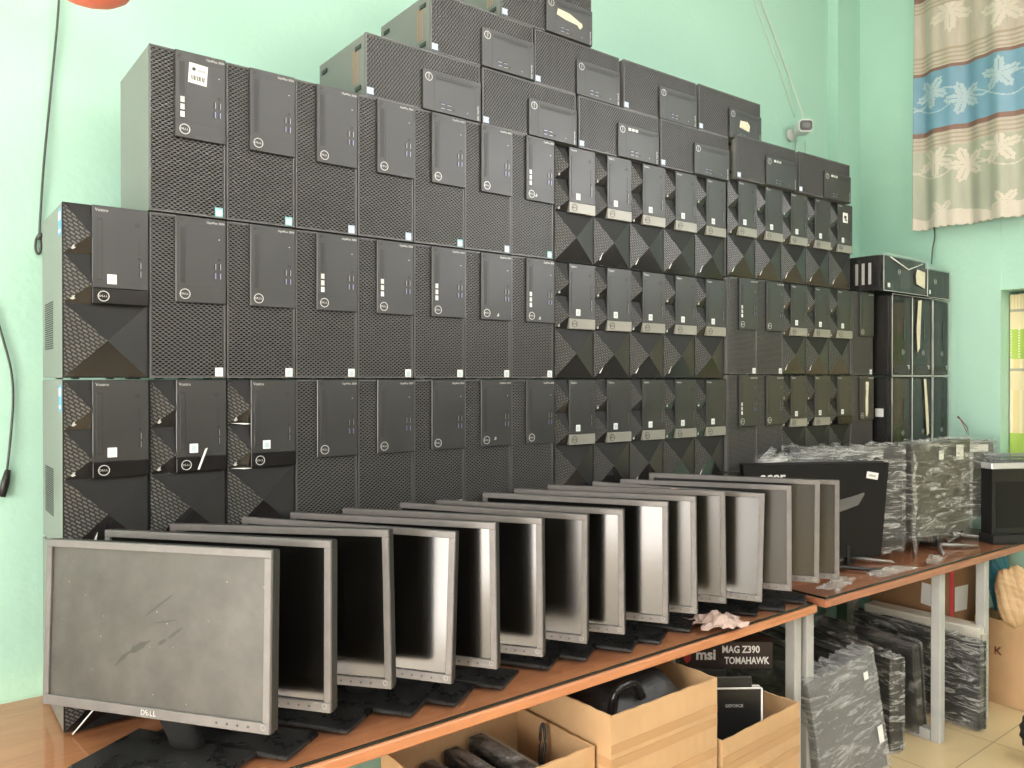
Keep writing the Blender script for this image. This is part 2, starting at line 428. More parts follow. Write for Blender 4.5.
def make_mesh_tower():
    t = thing('computer_tower', None, 'computer tower')
    child('case', ME['case'], t, (0, 0, FT)); child('mesh_front', ME['grille'], t, (0, 0, FT))
    for sx in (-1, 1):
        for yy in (.035, TD - .035): child('foot', ME['foot'], t, (sx * .05, yy, FT))
    p = child('control_panel', ME['panel'], t, (0, 0, FT))
    child('drive_slot', ME['slot'], p); child('power_button', ME['power'], p); child('model_text', ME['model'], p)
    child('logo', ME['logo'], p, (lx(.18), -.0084, lz(.9)))
    for a, b, mm in ((.77, .56, 'usb'), (.87, .56, 'usb'), (.77, .67, 'usb_blue'), (.87, .67, 'usb_blue')):
        child('usb_port', ME[mm], p, (lx(a), -.0084, lz(b)))
    child('audio_jack', ME['jack'], p, (lx(.86), -.0084, lz(.475)))
    child('badge', ME['badge_b'], t, (TW * .41, -.0021, FT + .0125))
    return t

# faceted tower
def facet_front(bandmat, lowmat):
    g = MB(); hw = TW / 2
    g.box(-hw, hw, -.001, .004, 0, TH, facetd_m)
    zl = .43 * TH
    TL, TR_, BL, BR, A = (-hw + .002, -.002, zl), (hw - .002, -.002, zl), (-hw + .002, -.002, .002), (hw - .002, -.002, .002), (0, -.013, zl * .5)
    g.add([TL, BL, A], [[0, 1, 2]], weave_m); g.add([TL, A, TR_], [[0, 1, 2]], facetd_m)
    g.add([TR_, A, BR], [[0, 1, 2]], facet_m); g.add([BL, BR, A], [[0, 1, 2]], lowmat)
    xs = -hw + .32 * TW
    for k in range(2):
        zt = TH - .002 - k * .285 * TH; zb = zt - .285 * TH + .001
        a, b, c, d = (-hw + .002, -.002, zt), (xs, -.002, zt), (-hw + .002, -.002, zb), (xs, -.002, zb); e = (xs, -.012, zb + .40 * (zt - zb))
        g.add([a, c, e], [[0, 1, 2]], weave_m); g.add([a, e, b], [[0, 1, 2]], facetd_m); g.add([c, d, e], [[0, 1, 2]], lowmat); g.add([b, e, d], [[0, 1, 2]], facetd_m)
    return g.mesh('faceted_front')
fx0, fz0 = -TW / 2 + .32 * TW, .52 * TH
vx = lambda f: -TW / 2 + f * TW
vz = lambda f: TH * (1 - f)
facetl_m = P('facet_low_gloss', (.014, .013, .013), .13, spec=.6)
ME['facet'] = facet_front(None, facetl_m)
def vband(mat, nm):
    return MB().box(fx0 + .001, TW / 2 - .0005, -.0125, -.001, .43 * TH, fz0, mat, .0008).mesh(nm)
ME['band_black'] = vband(gloss_m, 'logo_band'); ME['band_silver'] = vband(silver_m, 'logo_band')
ME['vpanel'] = MB().box(fx0 + .001, TW / 2 - .0005, -.011, -.001, fz0 + .0004, TH - .0005, pan_m, .001).mesh('control_panel')
ME['vslot'] = MB().box(vx(.375), vx(.445), -.0116, -.0109, vz(.435), vz(.075), slot_m, .0003).box(vx(.385), vx(.435), -.012, -.0115, vz(.425), vz(.085), pan_m).mesh('drive_slot')
ME['vpower'] = MB().disc(vx(.86), vz(.095), .0052, -.0115, -.0109, slot_m, 14).mesh('power_button')
g = MB(); text_geo(g, 'Vostro', .0085, logo_m, vx(.36), vz(.028), y=-.0112, align='LEFT'); ME['vmodel'] = g.mesh('model_text')
ME['vcard'] = MB().box(vx(.875), vx(.89), -.0113, -.0109, vz(.27), vz(.17), slot_m).mesh('card_reader')
ME['sliver'] = MB().add([(0, 0, 0), (.006, -.0006, .004), (.016, -.001, .028), (.011, -.0004, .020)], [[0, 1, 2, 3]], white_m).mesh('chip_and_glint')  # white sliver painting a highlight along the lower facet edge
ME['chip'] = MB().prism([(0, 0), (.004, -.001), (.009, .003), (.006, .004), (.0065, .009), (.003, .006)], -.0008, 0, P('chip_and_glint_grey', (.42, .42, .39), .35)).mesh('chip_and_glint')  # worn logo chips on panels, painted reflections on facets
def make_facet_tower(band):
    t = thing('computer_tower', None, 'computer tower')
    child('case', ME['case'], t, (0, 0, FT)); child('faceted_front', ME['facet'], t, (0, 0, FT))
    for sx in (-1, 1):
        for yy in (.035, TD - .035): child('foot', ME['foot'], t, (sx * .05, yy, FT))
    p = child('control_panel', ME['vpanel'], t, (0, 0, FT))
    child('drive_slot', ME['vslot'], p); child('power_button', ME['vpower'], p); child('model_text', ME['vmodel'], p); child('card_reader', ME['vcard'], p)
    child('audio_jack', ME['jack'], p, (vx(.885), -.0109, vz(.295)))
    for b in (.335, .385): child('usb_port', ME['usb'], p, (vx(.89), -.0109, vz(b)))
    child('badge', ME['badge_w'], p, (vx(.555), -.0110, vz(.425)))
    bd = child('logo_band', ME['band_black' if band == 'black' else 'band_silver'], t, (0, 0, FT))
    child('logo', ME['logo_v' if band == 'black' else 'logo_dark'], bd, (vx(.455), -.0125, .474 * TH))
    return t

protoM, protoVB, protoVS = make_mesh_tower(), make_facet_tower('black'), make_facet_tower('silver')
used = set()
def kids(o, nm): return [c for c in o.children if c.name.split('.')[0] == nm]
def tower(kind, x, y, z, rz, label, group, extras=()):
    pr = {'M': protoM, 'B': protoVB, 'S': protoVS}[kind]
    o = pr if kind not in used else copy_tree(pr)
    used.add(kind)
    o.location = (x, y, z); o.rotation_euler = (0, 0, rz); tag(o, label, 'computer tower', group)
    return o

ORD = ['first', 'second', 'third', 'fourth', 'fifth', 'sixth', 'seventh', 'eighth']
ROWN = {1: 'top upright row', 2: 'second upright row', 3: 'third upright row', 4: 'bottom row'}
X0 = .2545
grid = {}
for row in (1, 2, 3, 4):
    for c in range(8):
        if row == 1 and c == 0: continue
        kind = 'M'
        if (c == 0) or (row >= 3 and c <= 2): kind = 'B'
        x = X0 + (c + .5) * PITCH; y = 1.735 + random.uniform(-.0015, .0015) + (.004 if kind == 'B' else 0)
        z = TT + (4 - row) * ROWH
        nth = ORD[c - 1] if row == 1 else ORD[c]
        if kind == 'M': lab = f"mesh fronted black tower, {nth} from the left in the {ROWN[row]}"
        else: lab = f"black banded faceted tower, {nth} from the left in the {ROWN[row]}"
        grid['L', row, c] = tower(kind, x, y, z, R(random.uniform(-.2, .2)), lab, 'mesh fronted towers in the wall of computers' if kind == 'M' else 'black banded faceted towers at the left end')
        if row == 4 and kind == 'B' and c == 0: grid['L', 4, 0]['label'] = 'black faceted tower PC at bottom left corner of the wall, its front cover broken'
# depth of the first top tower is a little shorter: pushed into the wall of towers evenly
def block(key, xs, ys, ang, n, zoff, rows):
    for row, kinds in rows.items():
        for c, kd in enumerate(kinds):
            d = (c + .5) * .1541
            x = xs + math.cos(ang) * d; y = ys - math.sin(ang) * d
            z = TT + zoff + (4 - row) * ROWH
            where = {'C': 'in the middle block', 'R': 'in the far block'}[key]
            desc = {'S': 'grey banded faceted tower', 'M': 'mesh fronted tower'}[kd]
            rn = {1: 'top upright row', 2: 'second upright row', 3: 'third upright row', 4: 'bottom row'}[row]
            lab = f"{desc}, {ORD[c]} from the left {where}, {rn}"
            grid[key, row, c] = tower(kd, x, y + (.012 if kd == 'S' else .004), z, -ang + R(random.uniform(-.2, .2)), lab, 'grey banded faceted towers' if kd == 'S' else 'mesh fronted towers in the wall of computers')
XC, YC, AC = 1.5205, 1.735, R(1.5)
block('C', XC, YC, AC, 5, 0, {r: 'SSSSS' for r in (1, 2, 3, 4)})
XR, YR, AR = 2.299, 1.708, R(2.2)
block('R', XR, YR, AR, 6, .015, {1: 'SSSSS', 2: 'MMSSSM', 3: 'MMSSSM', 4: 'MMSSSM'})

# lying towers on top: a tower turned on its side, panel to the lower right
def lying(name_key, x, y, z, rz, label, extras=None):
    o = copy_tree(protoM)
    o.location = (x, y, z + TW / 2 + .001); o.rotation_euler = (0, R(90), rz)
    tag(o, label, 'computer tower', 'towers lying on their sides on the stack')
    grid[name_key] = o; return o
ZA = TT + 3 * 0 + 4 * ROWH - .0005; ZB = ZA + .1552; ZCC = ZB + .1552
def lx_at(px, Y=1.735): return at(px, Y)[0]
lying(('A', 0), lx_at(364.5), 1.735, ZA, 0, 'lying mesh tower at the left end of the lowest lying row, feet and vents showing')
lying(('A', 1), lx_at(481.2), 1.735, ZA, 0, 'lying mesh tower, second from the left in the lowest lying row')
lying(('A', 2), lx_at(577), 1.733, ZA, R(-1), 'lying mesh tower, third from the left in the lowest lying row, above grey banded towers')
lying(('A', 3), lx_at(659.3, 1.722), 1.722, ZA, R(-1.5), 'lying mesh tower, fourth in the lowest lying row, beside a dark gap')
lying(('A', 4), lx_at(735.5, 1.70), 1.70, ZA + .015, -AR, 'lying dark mesh tower on the far block, just below the security camera side')
lying(('A', 5), lx_at(797.5, 1.684), 1.684, ZA + .015, -AR, 'last lying mesh tower at the far end on top of the far block')
lying(('B', 0), lx_at(429.6), 1.735, ZB, 0, 'lying mesh tower at the left end of the second lying row')
lying(('B', 1), lx_at(533.8), 1.737, ZB, 0, 'lying mesh tower, second in the second lying row, under the topmost tower')
lying(('B', 2), lx_at(622.3, 1.732), 1.732, ZB, R(-1), 'lying mesh tower, third from the left in the second lying row')
lying(('B', 3), lx_at(697.3, 1.72), 1.72, ZB, R(-1), 'lying mesh tower with a torn cream paper scrap, right end of the second lying row')
lying(('C', 0), lx_at(500), 1.735, ZCC, 0, 'topmost tower of the whole stack, lying, with torn cream tape across its panel')

# --- individual marks on towers
def on(key, name, me_or_mb, loc, rot=(0, 0, 0), pname=None):
    par = grid[key]
    if pname: par = kids(par, pname)[0]
    me = me_or_mb.mesh(name) if isinstance(me_or_mb, MB) else me_or_mb
    return child(name, me, par, loc, rot)
sheet = MB().box(-.019, .019, -.0006, 0, -.021, .021, white_m)
for k in range(9): sheet.box(-.014 + k * .0032, -.0126 + k * .0032 + (k % 3) * .0004, -.0009, -.0005, -.014, -.004, slot_m)
sheet.disc(-.009, .009, .004, -.0009, -.0005, slot_m, 10).box(-.002, .014, -.0009, -.0005, .006, .0105, P('label_print_grey', (.4, .4, .4), .6))
s = on(('L', 1, 1), 'price_sticker', sheet, (lx(.44), -.0085, lz(.24)), (0, R(4), 0), 'control_panel'); s['label'] = 'white barcode sticker'
grid['L', 1, 1]['label'] = 'mesh tower PC at the top left corner with a white barcode sticker on its panel'
# badges colours as in the photo
for key, o in list(grid.items()):
    if o.get('group', '').startswith(('mesh', 'towers lying')):
        b = kids(o, 'badge')[0]
        if key[0] == 'L': b.data = ME['badge_c'] if (key[1] == 1 and key[2] in (1, 2, 5, 7)) else ME['badge_b'] if key[1] == 1 else ME['badge_w']
        elif key[0] == 'R': b.data = ME['badge_w']
for key in (('L', 1, 1), ('L', 1, 7), ('L', 2, 3), ('L', 2, 4), ('L', 2, 5), ('L', 2, 7), ('R', 2, 0), ('R', 3, 0), ('A', 2), ('A', 4), ('A', 5)):
    kids(kids(grid[key], 'control_panel')[0], 'drive_slot')[0].data = ME['slot_label']
for key, a in ((('L', 1, 7), (.3, .93)), (('L', 2, 6), (.5, .94)), (('L', 2, 7), (.42, .95)), (('L', 3, 6), (.42, .90))):
    on(key, 'chip_and_glint', ME['chip'], (lx(a[0]), -.0086, lz(a[1])), (0, 0, 0), 'control_panel')
# pale chips and slivers painting the reflections on faceted fronts
FF = lambda f: -TW / 2 + f * TW
rnd = random.Random(3)
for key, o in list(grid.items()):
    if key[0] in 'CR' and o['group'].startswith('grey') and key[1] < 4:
        if rnd.random() < .75: on(key, 'chip_and_glint', ME['chip'], (FF(.07), -.0062, TH * .745), (0, R(rnd.uniform(-20, 20)), 0))
        if rnd.random() < .75: on(key, 'chip_and_glint', ME['chip'], (FF(.06), -.0065, TH * .455), (0, R(rnd.uniform(-20, 20)), 0))
        if rnd.random() < .6: on(key, 'chip_and_glint', ME['sliver'], (FF(.13), -.006, TH * .05), (0, R(rnd.uniform(-4, 10)), 0))
for k, key in enumerate([('L', 2, 0), ('L', 3, 0), ('L', 3, 1), ('L', 3, 2)]):  # same painted glints on the black banded towers
    on(key, 'chip_and_glint', ME['chip'], (FF(.09), -.006, TH * .745), (0, 0, 0)); on(key, 'chip_and_glint', ME['chip'], (FF(.08), -.006, TH * .46), (0, R(14), 0))
big = MB().prism([(0, 0), (.004, 0), (.021, .045), (.016, .043)], -.0012, 0, white_m)
s = on(('L', 3, 1), 'torn_strip', big, (FF(.60), -.0126, TH * .45)); s['label'] = 'upright torn white strip'
grid['L', 3, 1]['label'] = 'faceted tower PC with a torn white strip beside its logo, third upright row'
s = on(('L', 3, 0), 'torn_strip', MB().prism([(0, 0), (.005, .002), (.008, .022), (.003, .012)], -.001, 0, white_m), (FF(.33), -.0095, TH * .06))
for key in (('L', 3, 2),):
    for zz in (.72, .432): on(key, 'chip_and_glint', MB().prism([(0, .004), (.03, 0), (.047, .001), (.03, .003)], -.001, 0, white_m), (FF(.03), -.012, TH * zz))
# window-label scraps
def scrap(pts, mat=cream_m, th=.0008): return MB().prism(pts, -th, 0, mat)
on(('C', 0), 'torn_tape', scrap([(-.03, -.075), (-.012, -.08), (-.005, -.045), (-.002, .0), (.008, .012), (-.002, .022), (-.010, .02), (-.027, -.03)]), (px0 + .06, -.0088, (pz0 + pz1) / 2 + .03), (0, R(0), 0), None)
on(('B', 3), 'torn_paper', scrap([(-.02, -.03), (.004, -.035), (.012, .02), (-.01, .024), (-.022, .01)]), (px0 + .055, -.0088, (pz0 + pz1) / 2 - .0), (0, 0, 0), None)
s = on(('R', 3, 5), 'paper_strip', scrap([(-.012, -.075), (-.002, -.082), (.006, -.06), (.005, .0), (.010, .05), (.009, .062), (-.013, .062), (-.010, .02), (-.014, -.02)]), (lx(.52), -.0088, lz(.46)), (0, 0, 0), None)
grid['R', 3, 5]['label'] = 'mesh tower with a torn cream paper strip down its panel, end of third upright row'
s = on(('R', 1, 4), 'price_sticker', MB().box(-.017, .017, -.0006, 0, -.02, .02, white_m).box(-.009, .008, -.0009, -.0005, -.004, .008, slot_m).box(-.004, .011, -.0009, -.0005, -.012, -.006, slot_m), (vx(.66), -.0112, vz(.15)), (0, 0, 0), None)
grid['R', 1, 4]['label'] = 'faceted tower with a white printed sticker, last in the top row of the far block'
# band missing (black) on one tower
kids(grid['R', 3, 4], 'logo_band')[0].data = ME['band_black']
# side stickers and vents on the left end
side_lab = MB().box(-.0008, 0, 0, .032, 0, .052, dkblue_m).box(-.0012, -.0007, .004, .028, .03, .046, white_m).box(-.0012, -.0007, .006, .026, .006, .012, white_m)
ME['side_label'] = side_lab.mesh('side_label')
g = MB()
for i in range(14):
    for j in range(22): g.box(-.0006, 0, i * .008, i * .008 + .0045, j * .0045, j * .0045 + .0026, slot_m)
ME['side_vent'] = g.mesh('side_vent')
for row in (2, 3, 4):
    k = grid['L', row, 0]
    child('side_label', ME['side_label'], k, (-TW / 2, .008, FT + TH - .062)); child('side_vent', ME['side_vent'], k, (-TW / 2, .115, FT + .06))
vent = MB()
for k in range(4): vent.box(-.05 + k * .0, .035, .036 + k * .0085, .040 + k * .0085, -.0006, 0, copper_m)
ME['under_vent'] = vent.mesh('bottom_vent')
g = MB(); text_geo(g, 'DELL', .03, white_m, 0, 0); ME['under_text'] = g.mesh('bottom_print')
for key in (('A', 0), ('B', 0), ('C', 0)):
    child('bottom_vent', ME['under_vent'], grid[key], (0, 0, FT))
    g = MB()
    for k in range(4): g.box(-.02 + k * .011, -.013 + k * .011, .0, .028, -.0004, 0, P('faded_print', (.3, .36, .32), .6))
    child('bottom_print', g.mesh('bottom_print'), grid[key], (.03, .17, FT))

# broken cover of the bottom left tower
flap = MB().add([(0, -.004, 0), (.045, -.03, .062), (.145, -.02, .066), (.09, -.012, .012), (.001, -.001, .0), (.046, -.027, .063), (.146, -.017, .067), (.091, -.009, .012)],
    [[0, 1, 2, 3], [4, 7, 6, 5], [0, 4, 5, 1], [1, 5, 6, 2], [2, 6, 7, 3], [3, 7, 4, 0]], facetd_m)
flap.tube([(0, -.005, 0), (.044, -.032, .062), (.15, -.021, .066)], .0016, white_m, 6)
on(('L', 4, 0), 'broken_cover', flap, (-TW / 2 + .012, -.016, .004))

# film-wrapped towers against the far wall
def wrapped_tower(label, x, y, z, w_, h_, d_, rz=0, lie=False, marks=0):
    t = thing('wrapped_tower', label, 'computer tower', (x, y, z), (0, 0, rz), 'film wrapped towers by the curtained wall')
    MB().box(0, w_, .012, d_, .002, h_, gloss_m, .003).build('case', t)
    g = MB(); g.box(.002, w_ - .002, 0, .012, .004, h_ - .002, P('piano_black_front', (.010, .010, .010), .08, spec=.3), .004)
    g.build('front_cover', t)
    if not lie:
        MB().box(w_ * .12, w_ * .88, -.0012, 0, .012, .042, blackm_m).build('base_trim', t)
        child('logo', ME['logo'], t, (w_ * .60, -.0002, .10 if h_ > .3 else .05))
        MB().box(w_ * .62, w_ * .66, -.002, 0, h_ * .45, h_ * .72, facet_m).build('drive_handle', t)
        MB().box(w_ * .82, w_ * .92, -.001, 0, .028, .045, white_m).build('badge', t)
    else:
        child('logo', ME['logo'], t, (w_ * .36, -.0002, h_ * .58))
        MB().box(w_ * .10, w_ * .15, -.001, 0, .016, .034, white_m).build('badge', t)
        g = MB()
        for k in range(3): g.box(-.001, 0, .05 + k * .028, .062 + k * .028, .03, h_ - .03, P('vent_grey', (.4, .4, .4), .4))
        g.build('bottom_vent', t)
    e = .004
    f = MB().box(-e, w_ + e, -e, d_ + e, 0, h_ + e, filmc_m, .004)
    fo = f.build('plastic_wrap', t); fo['label'] = 'clear plastic wrap with pale seams'
    s = MB(); sm = P('film_seam', (.62, .64, .60), .4)
    for a, b in (((-e, -e, 0), (-e, -e, h_)), ((w_ + e, -e, 0), (w_ + e, -e, h_)), ((-e, -e, .001), (w_ + e, -e, .001)), ((-e, -e, h_ + e), (w_ + e, -e, h_ + e))):
        pts = [Vector(a).lerp(Vector(b), q / 8) + Vector((0, -.001, 0)) for q in range(9)]
        s.tube(pts, [.0009 + .0007 * rnd.random() for _ in pts], sm, 6)
    s.build('wrap_seam', t)
    return t
zw = TT + .015
WY = 1.625
for row in (2, 3):
    zz = zw + (4 - row) * ROWH
    nm = {2: 'upper', 3: 'lower'}[row]
    t0 = wrapped_tower(f'glossy black film wrapped tower, first from the left in the {nm} wrapped row', 3.283, WY, zz, .168, ROWH - .007, .30)
    t1 = wrapped_tower(f'glossy black film wrapped tower in the middle of the {nm} wrapped row', 3.461, WY, zz, .176, ROWH - .007, .30)
    t2 = wrapped_tower(f'glossy black film wrapped tower beside the side wall in the {nm} wrapped row', 3.655, WY, zz, .156, ROWH - .007, .30)
    if row == 2:
        MB().prism([(.04, .10), (.06, .12), (.075, .33), (.045, .325), (.03, .2)], -.007, -.006, cream_m).build('paper_strip', t1)
        t1['label'] = 'film wrapped tower with a torn paper strip, middle of the upper wrapped row'
    else:
        MB().prism([(.13, .08), (.15, .09), (.14, .20), (.12, .33), (.10, .33)], -.007, -.006, cream_m).build('paper_strip', t1)
        o = MB().box(-.007, -.006, .03, .065, .17, .205, white_m).build('price_tag', t0); o['label'] = 'small white square tag'
        t0['label'] = 'film wrapped tower with a white square tag on its side, lower wrapped row'
zz = zw + 4 * ROWH - ROWH
for c_, x_ in enumerate((3.283, 3.461, 3.655)):
    wrapped_tower(['film wrapped tower in the hidden bottom row beside the far block', 'film wrapped tower in the hidden bottom row between two others', 'film wrapped tower in the hidden bottom row against the side wall'][c_], x_, WY, zw, .168 if c_ == 0 else .176 if c_ == 1 else .156, ROWH - .007, .30)
tp = wrapped_tower('film wrapped tower lying across the upright wrapped towers, paper label on its front', 3.172, 1.605, zz + .002, .375, .148, .30, lie=True)
MB().prism([(.275, .045), (.35, .03), (.352, .10), (.28, .108), (.268, .08)], -.007, -.006, cream_m).build('paper_label', tp)
MB().tube([(.05, -.006, .14), (.2, -.008, .10), (.33, -.006, .135)], .0025, white_m, 6).build('wrap_tape', tp)
tq = wrapped_tower('small film wrapped black case lying beside the side wall under a hanging cable', 3.590, 1.62, zz + .002, .222, .128, .28, lie=True)

# ------------------------------------------------------------------ tables
def table(name, label, x0, y0, L, D, top, ang, wood, legs, glass_in=.012):
    t = thing('long_table', label, 'table', (x0, y0, 0), (0, 0, ang))
    MB().box(0, L, 0, D, top - .030, top - .006, wood, .003).build('table_top', t)
    g = MB(); g.box(glass_in, L - glass_in, glass_in, D - .002, top - .0058, top, glass_m)
    # dark cut edge of the sheet
    e = .0035
    g.box(glass_in - e, L - glass_in + e, glass_in - e, glass_in, top - .0058, top - .0004, gedge_m)
    g.box(glass_in - e, glass_in, glass_in, D - .002, top - .0058, top - .0004, gedge_m)
    g.box(L - glass_in, L - glass_in + e, glass_in, D - .002, top - .0058, top - .0004, gedge_m)
    o = g.build('glass_sheet', t); o['label'] = 'clear glass sheet with dark cut edge'
    for lxx, ly in legs:
        g = MB(); g.box(lxx - .018, lxx + .018, ly - .018, ly + .018, .0, top - .031, steelleg_m, .003).build('leg', t)
    for lxx in sorted({a for a, b in legs}):
        ys_ = [b for a, b in legs if a == lxx]
        MB().box(lxx - .02, lxx + .02, min(ys_) + .019, max(ys_) - .019, .0, .04, steelleg_m, .003).build('foot_rail', t)
    return t
table('t1', 'long orange brown wooden table under the glossy black towers and the monitor row', -1.75, 1.332, 3.985, .67, TT, 0, wood_m,
      [(1.75 - 1.0, .071), (1.75 - 1.0, .6), (1.75 + 2.215, .071), (1.75 + 2.215, .6)])
a2 = R(-2.3)
table('t2', 'long brown table carrying the wrapped monitors, butted to the orange table', 2.250, 1.312, 1.58, .66, TT + .015, a2, wood2_m,
      [(.022, .086), (.022, .6), (.792, .05), (.792, .6), (1.145, .05), (1.145, .6)])

# ------------------------------------------------------------------ monitors of the row
MW, MH = .495, .30
def monitor_parts():
    hw, hh = MW / 2, MH / 2; b = .0135
    g = MB()
    for x0, x1, z0, z1 in ((-hw, hw, hh - b, hh), (-hw, hw, -hh, -hh + .018), (-hw, -hw + b, -hh + .018, hh - b), (hw - b, hw, -hh + .018, hh - b)):
        g.box(x0, x1, -.011, -.0045, z0, z1, bezel_m, .0010); g.box(x0, x1, -.0044, .004, z0, z1, back_m)
    ME['m_bezel'] = g.mesh('bezel')
    ME['m_screen'] = MB().box(-hw + b, hw - b, -.006, .003, -hh + .018, hh - b, scr_m).mesh('screen')
    ME['m_screen_satin'] = MB().box(-hw + b, hw - b, -.006, .003, -hh + .018, hh - b, scrm_m).mesh('screen')
    ME['m_screen_dusty'] = MB().box(-hw + b, hw - b, -.006, .003, -hh + .018, hh - b, scrd_m).mesh('screen')
    g = MB(); g.box(-hw + .001, hw - .001, .0045, .016, -hh + .001, hh - .001, back_m, .002)
    vs = []
    for y, s in ((.016, .94), (.036, .62)):
        vs += [(-hw * s, y, -hh * s), (hw * s, y, -hh * s), (hw * s, y, hh * s), (-hw * s, y, hh * s)]
    g.add(vs, [[4, 5, 6, 7], [0, 1, 5, 4], [1, 2, 6, 5], [2, 3, 7, 6], [3, 0, 4, 7]], back_m)
    ME['m_back'] = g.mesh('back_shell')
    ME['m_button'] = MB().disc(0, 0, .0022, -.0008, 0, slot_m, 8).mesh('menu_button')
    ME['m_power'] = MB().disc(0, 0, .0048, -.0010, 0, P('power_ring', (.30, .30, .29), .35, metal=.3), 16, .0041).disc(0, 0, .004, -.0006, 0, bezel_m, 12).mesh('power_button')
    g = MB()
    for ch, dx, rt in (('D', -.52, 0), ('E', -.16, R(28)), ('L', .18, 0), ('L', .47, 0)): text_geo(g, ch, .013, logo_m, dx * .026, 0, rot=rt)
    ME['m_logo'] = g.mesh('logo')
    # neck: tapered pillar
    g = MB(); n = 20; vs = []; prof = [(.008, .036, .022, .080), (.03, .036, .020, .070), (.075, .041, .016, .048), (.11, .040, .012, .0245), (.24, .032, .010, .0215)]
    for z, a, c, yo in prof:
        for k in range(n):
            t = 2 * math.pi * k / n; vs.append((a * math.cos(t), yo + c * math.sin(t), z))
    fs = [[i * n + k, i * n + (k + 1) % n, (i + 1) * n + (k + 1) % n, (i + 1) * n + k] for i in range(len(prof) - 1) for k in range(n)]
    fs += [list(range(n)), list(range(len(vs) - 1, len(vs) - n - 1, -1))]
    g.add(vs, fs, back_m, True); ME['m_neck'] = g.mesh('neck')
    ME['m_base'] = MB().box(-.145, .155, -.002, .106, 0, .009, base_m, .002).mesh('base')
    ME['m_base_big'] = MB().box(-.14, .14, -.060, .106, 0, .009, base_m, .002).mesh('base')
monitor_parts()
zp = .241
def monitor(px, py, ztop, alpha, tilt, roll, label, first=False, screen='m_screen'):
    a = R(alpha)
    cx, cy = px - (MW / 2) * math.cos(a), py + (MW / 2) * math.sin(a)
    t = thing('flat_monitor', label, 'monitor', (cx, cy, TT), (0, 0, -a), 'monitors standing in a row on the table')
    ct = CZ + ztop - .15 - TT       # centre height over the table
    rot = (-R(tilt), -R(roll), 0)
    child('base', ME['m_base_big' if first else 'm_base'], t)
    nk = child('neck', ME['m_neck'], t, (0, -.0 if False else .0, 0))
    yc = 0.
    nk.scale = (1, 1, ct / .25)
    for nm, me in (('bezel', 'm_bezel'), ('screen', screen), ('back_shell', 'm_back')):
        o = child(nm, ME[me], t, (0, yc + .0, ct), rot)
        if nm == 'bezel': bz = o
    for k in range(4): child('menu_button', ME['m_button'], bz, (MW / 2 - .105 + k * .021, -.011, -MH / 2 + .009))
    child('power_button', ME['m_power'], bz, (MW / 2 - .0115, -.011, -MH / 2 + .0115))
    child('logo', ME['m_logo'], bz, (-.0, -.011, -MH / 2 + .009))
    return t
MON = [
 (.496, 1.276, -.292, 57.0, 3.5, 1.6, 'dusty grey front monitor facing out at the near end of the row', 'm_screen_dusty'),
 (.609, 1.290, -.289, 55.2, 2.0, 1.0, 'black screen monitor directly behind the dusty front one', 'm_screen'),
 (.744, 1.322, -.293, 54.5, 0.8, 1.6, 'monitor third in the row, pale streak only along its screen edge', 'm_screen'),
 (.882, 1.313, -.303, 54.5, 3.0, -.6, 'monitor fourth in the row, turned out, wide bright strip on its screen', 'm_screen'),
 (.977, 1.297, -.298, 57.5, .3, .8, 'monitor fifth in the row with a narrow warm strip on its screen', 'm_screen'),
 (1.110, 1.308, -.304, 57.5, .5, .6, 'sixth monitor from the near end, narrow bright strip at its screen edge', 'm_screen'),
 (1.268, 1.335, -.312, 57.5, -.6, -.4, 'seventh monitor from the near end, between two brighter screens', 'm_screen_satin'),
 (1.378, 1.324, -.313, 58.0, -.8, .4, 'eighth monitor from the near end with a scuffed top corner', 'm_screen'),
 (1.507, 1.299, -.304, 59.0, .2, .2, 'ninth monitor from the near end with a broad pale strip', 'm_screen'),
 (1.611, 1.295, -.301, 59.5, -.3, .7, 'tenth monitor from the near end, greyish screen', 'm_screen_satin'),
 (1.750, 1.310, -.302, 58.5, -.8, .7, 'eleventh monitor from the near end, dark screen, behind the crumpled tissue', 'm_screen_satin'),
 (1.906, 1.300, -.314, 59.5, 2.4, -1.2, 'strongly leaning monitor, twelfth from the near end, just past the tissue', 'm_screen_satin'),
 (2.021, 1.286, -.306, 58.0, 1.4, .3, 'thirteenth monitor, third from the far end of the row', 'm_screen_satin'),
 (2.125, 1.262, -.293, 57.0, -.4, -.3, 'fourteenth monitor, next to last at the far end', 'm_screen_satin'),
 (2.245, 1.268, -.305, 57.5, 0, 0, 'last monitor of the row, in front of the large black monitor back', 'm_screen_satin')]
mons = []
for i, (x, y, zt, al, ti, ro, lab, sc_) in enumerate(MON):
    mons.append(monitor(x, y, zt, al, ti, ro, lab, i == 0, sc_))
# wipe marks on the dusty screen
scn = kids(mons[0], 'screen')[0]
for a, b, w_ in (((-.022, .020), (.045, .066), .0035), ((.012, -.024), (.030, -.014), .0055), ((.030, -.014), (.066, .010), .0035), ((-.085, -.070), (-.050, -.040), .005), ((-.055, -.045), (-.005, -.018), .008), ((.0, .012), (.055, .022), .003)):
    a, b = Vector((*a, 0)), Vector((*b, 0)); d = (b - a).normalized(); nn = Vector((-d.y, d.x, 0)); up_, dn_ = [], []
    for q in range(13):
        p = a.lerp(b, q / 12); h = w_ * math.sin(math.pi * (q + .4) / 12.8) * rnd.uniform(.5, 1.15)
        up_.append((p + nn * h).xy[:]); dn_.append((p - nn * h * .8).xy[:])
    MB().prism(up_ + dn_[::-1], -.0062, -.0060, wipe_m).build('wipe_mark', scn)
MB().box(-.011, .011, -.0117, -.011, .139, .147, P('peach_sticker', (.75, .5, .4), .5)).build('sticker', kids(mons[11], 'bezel')[0])

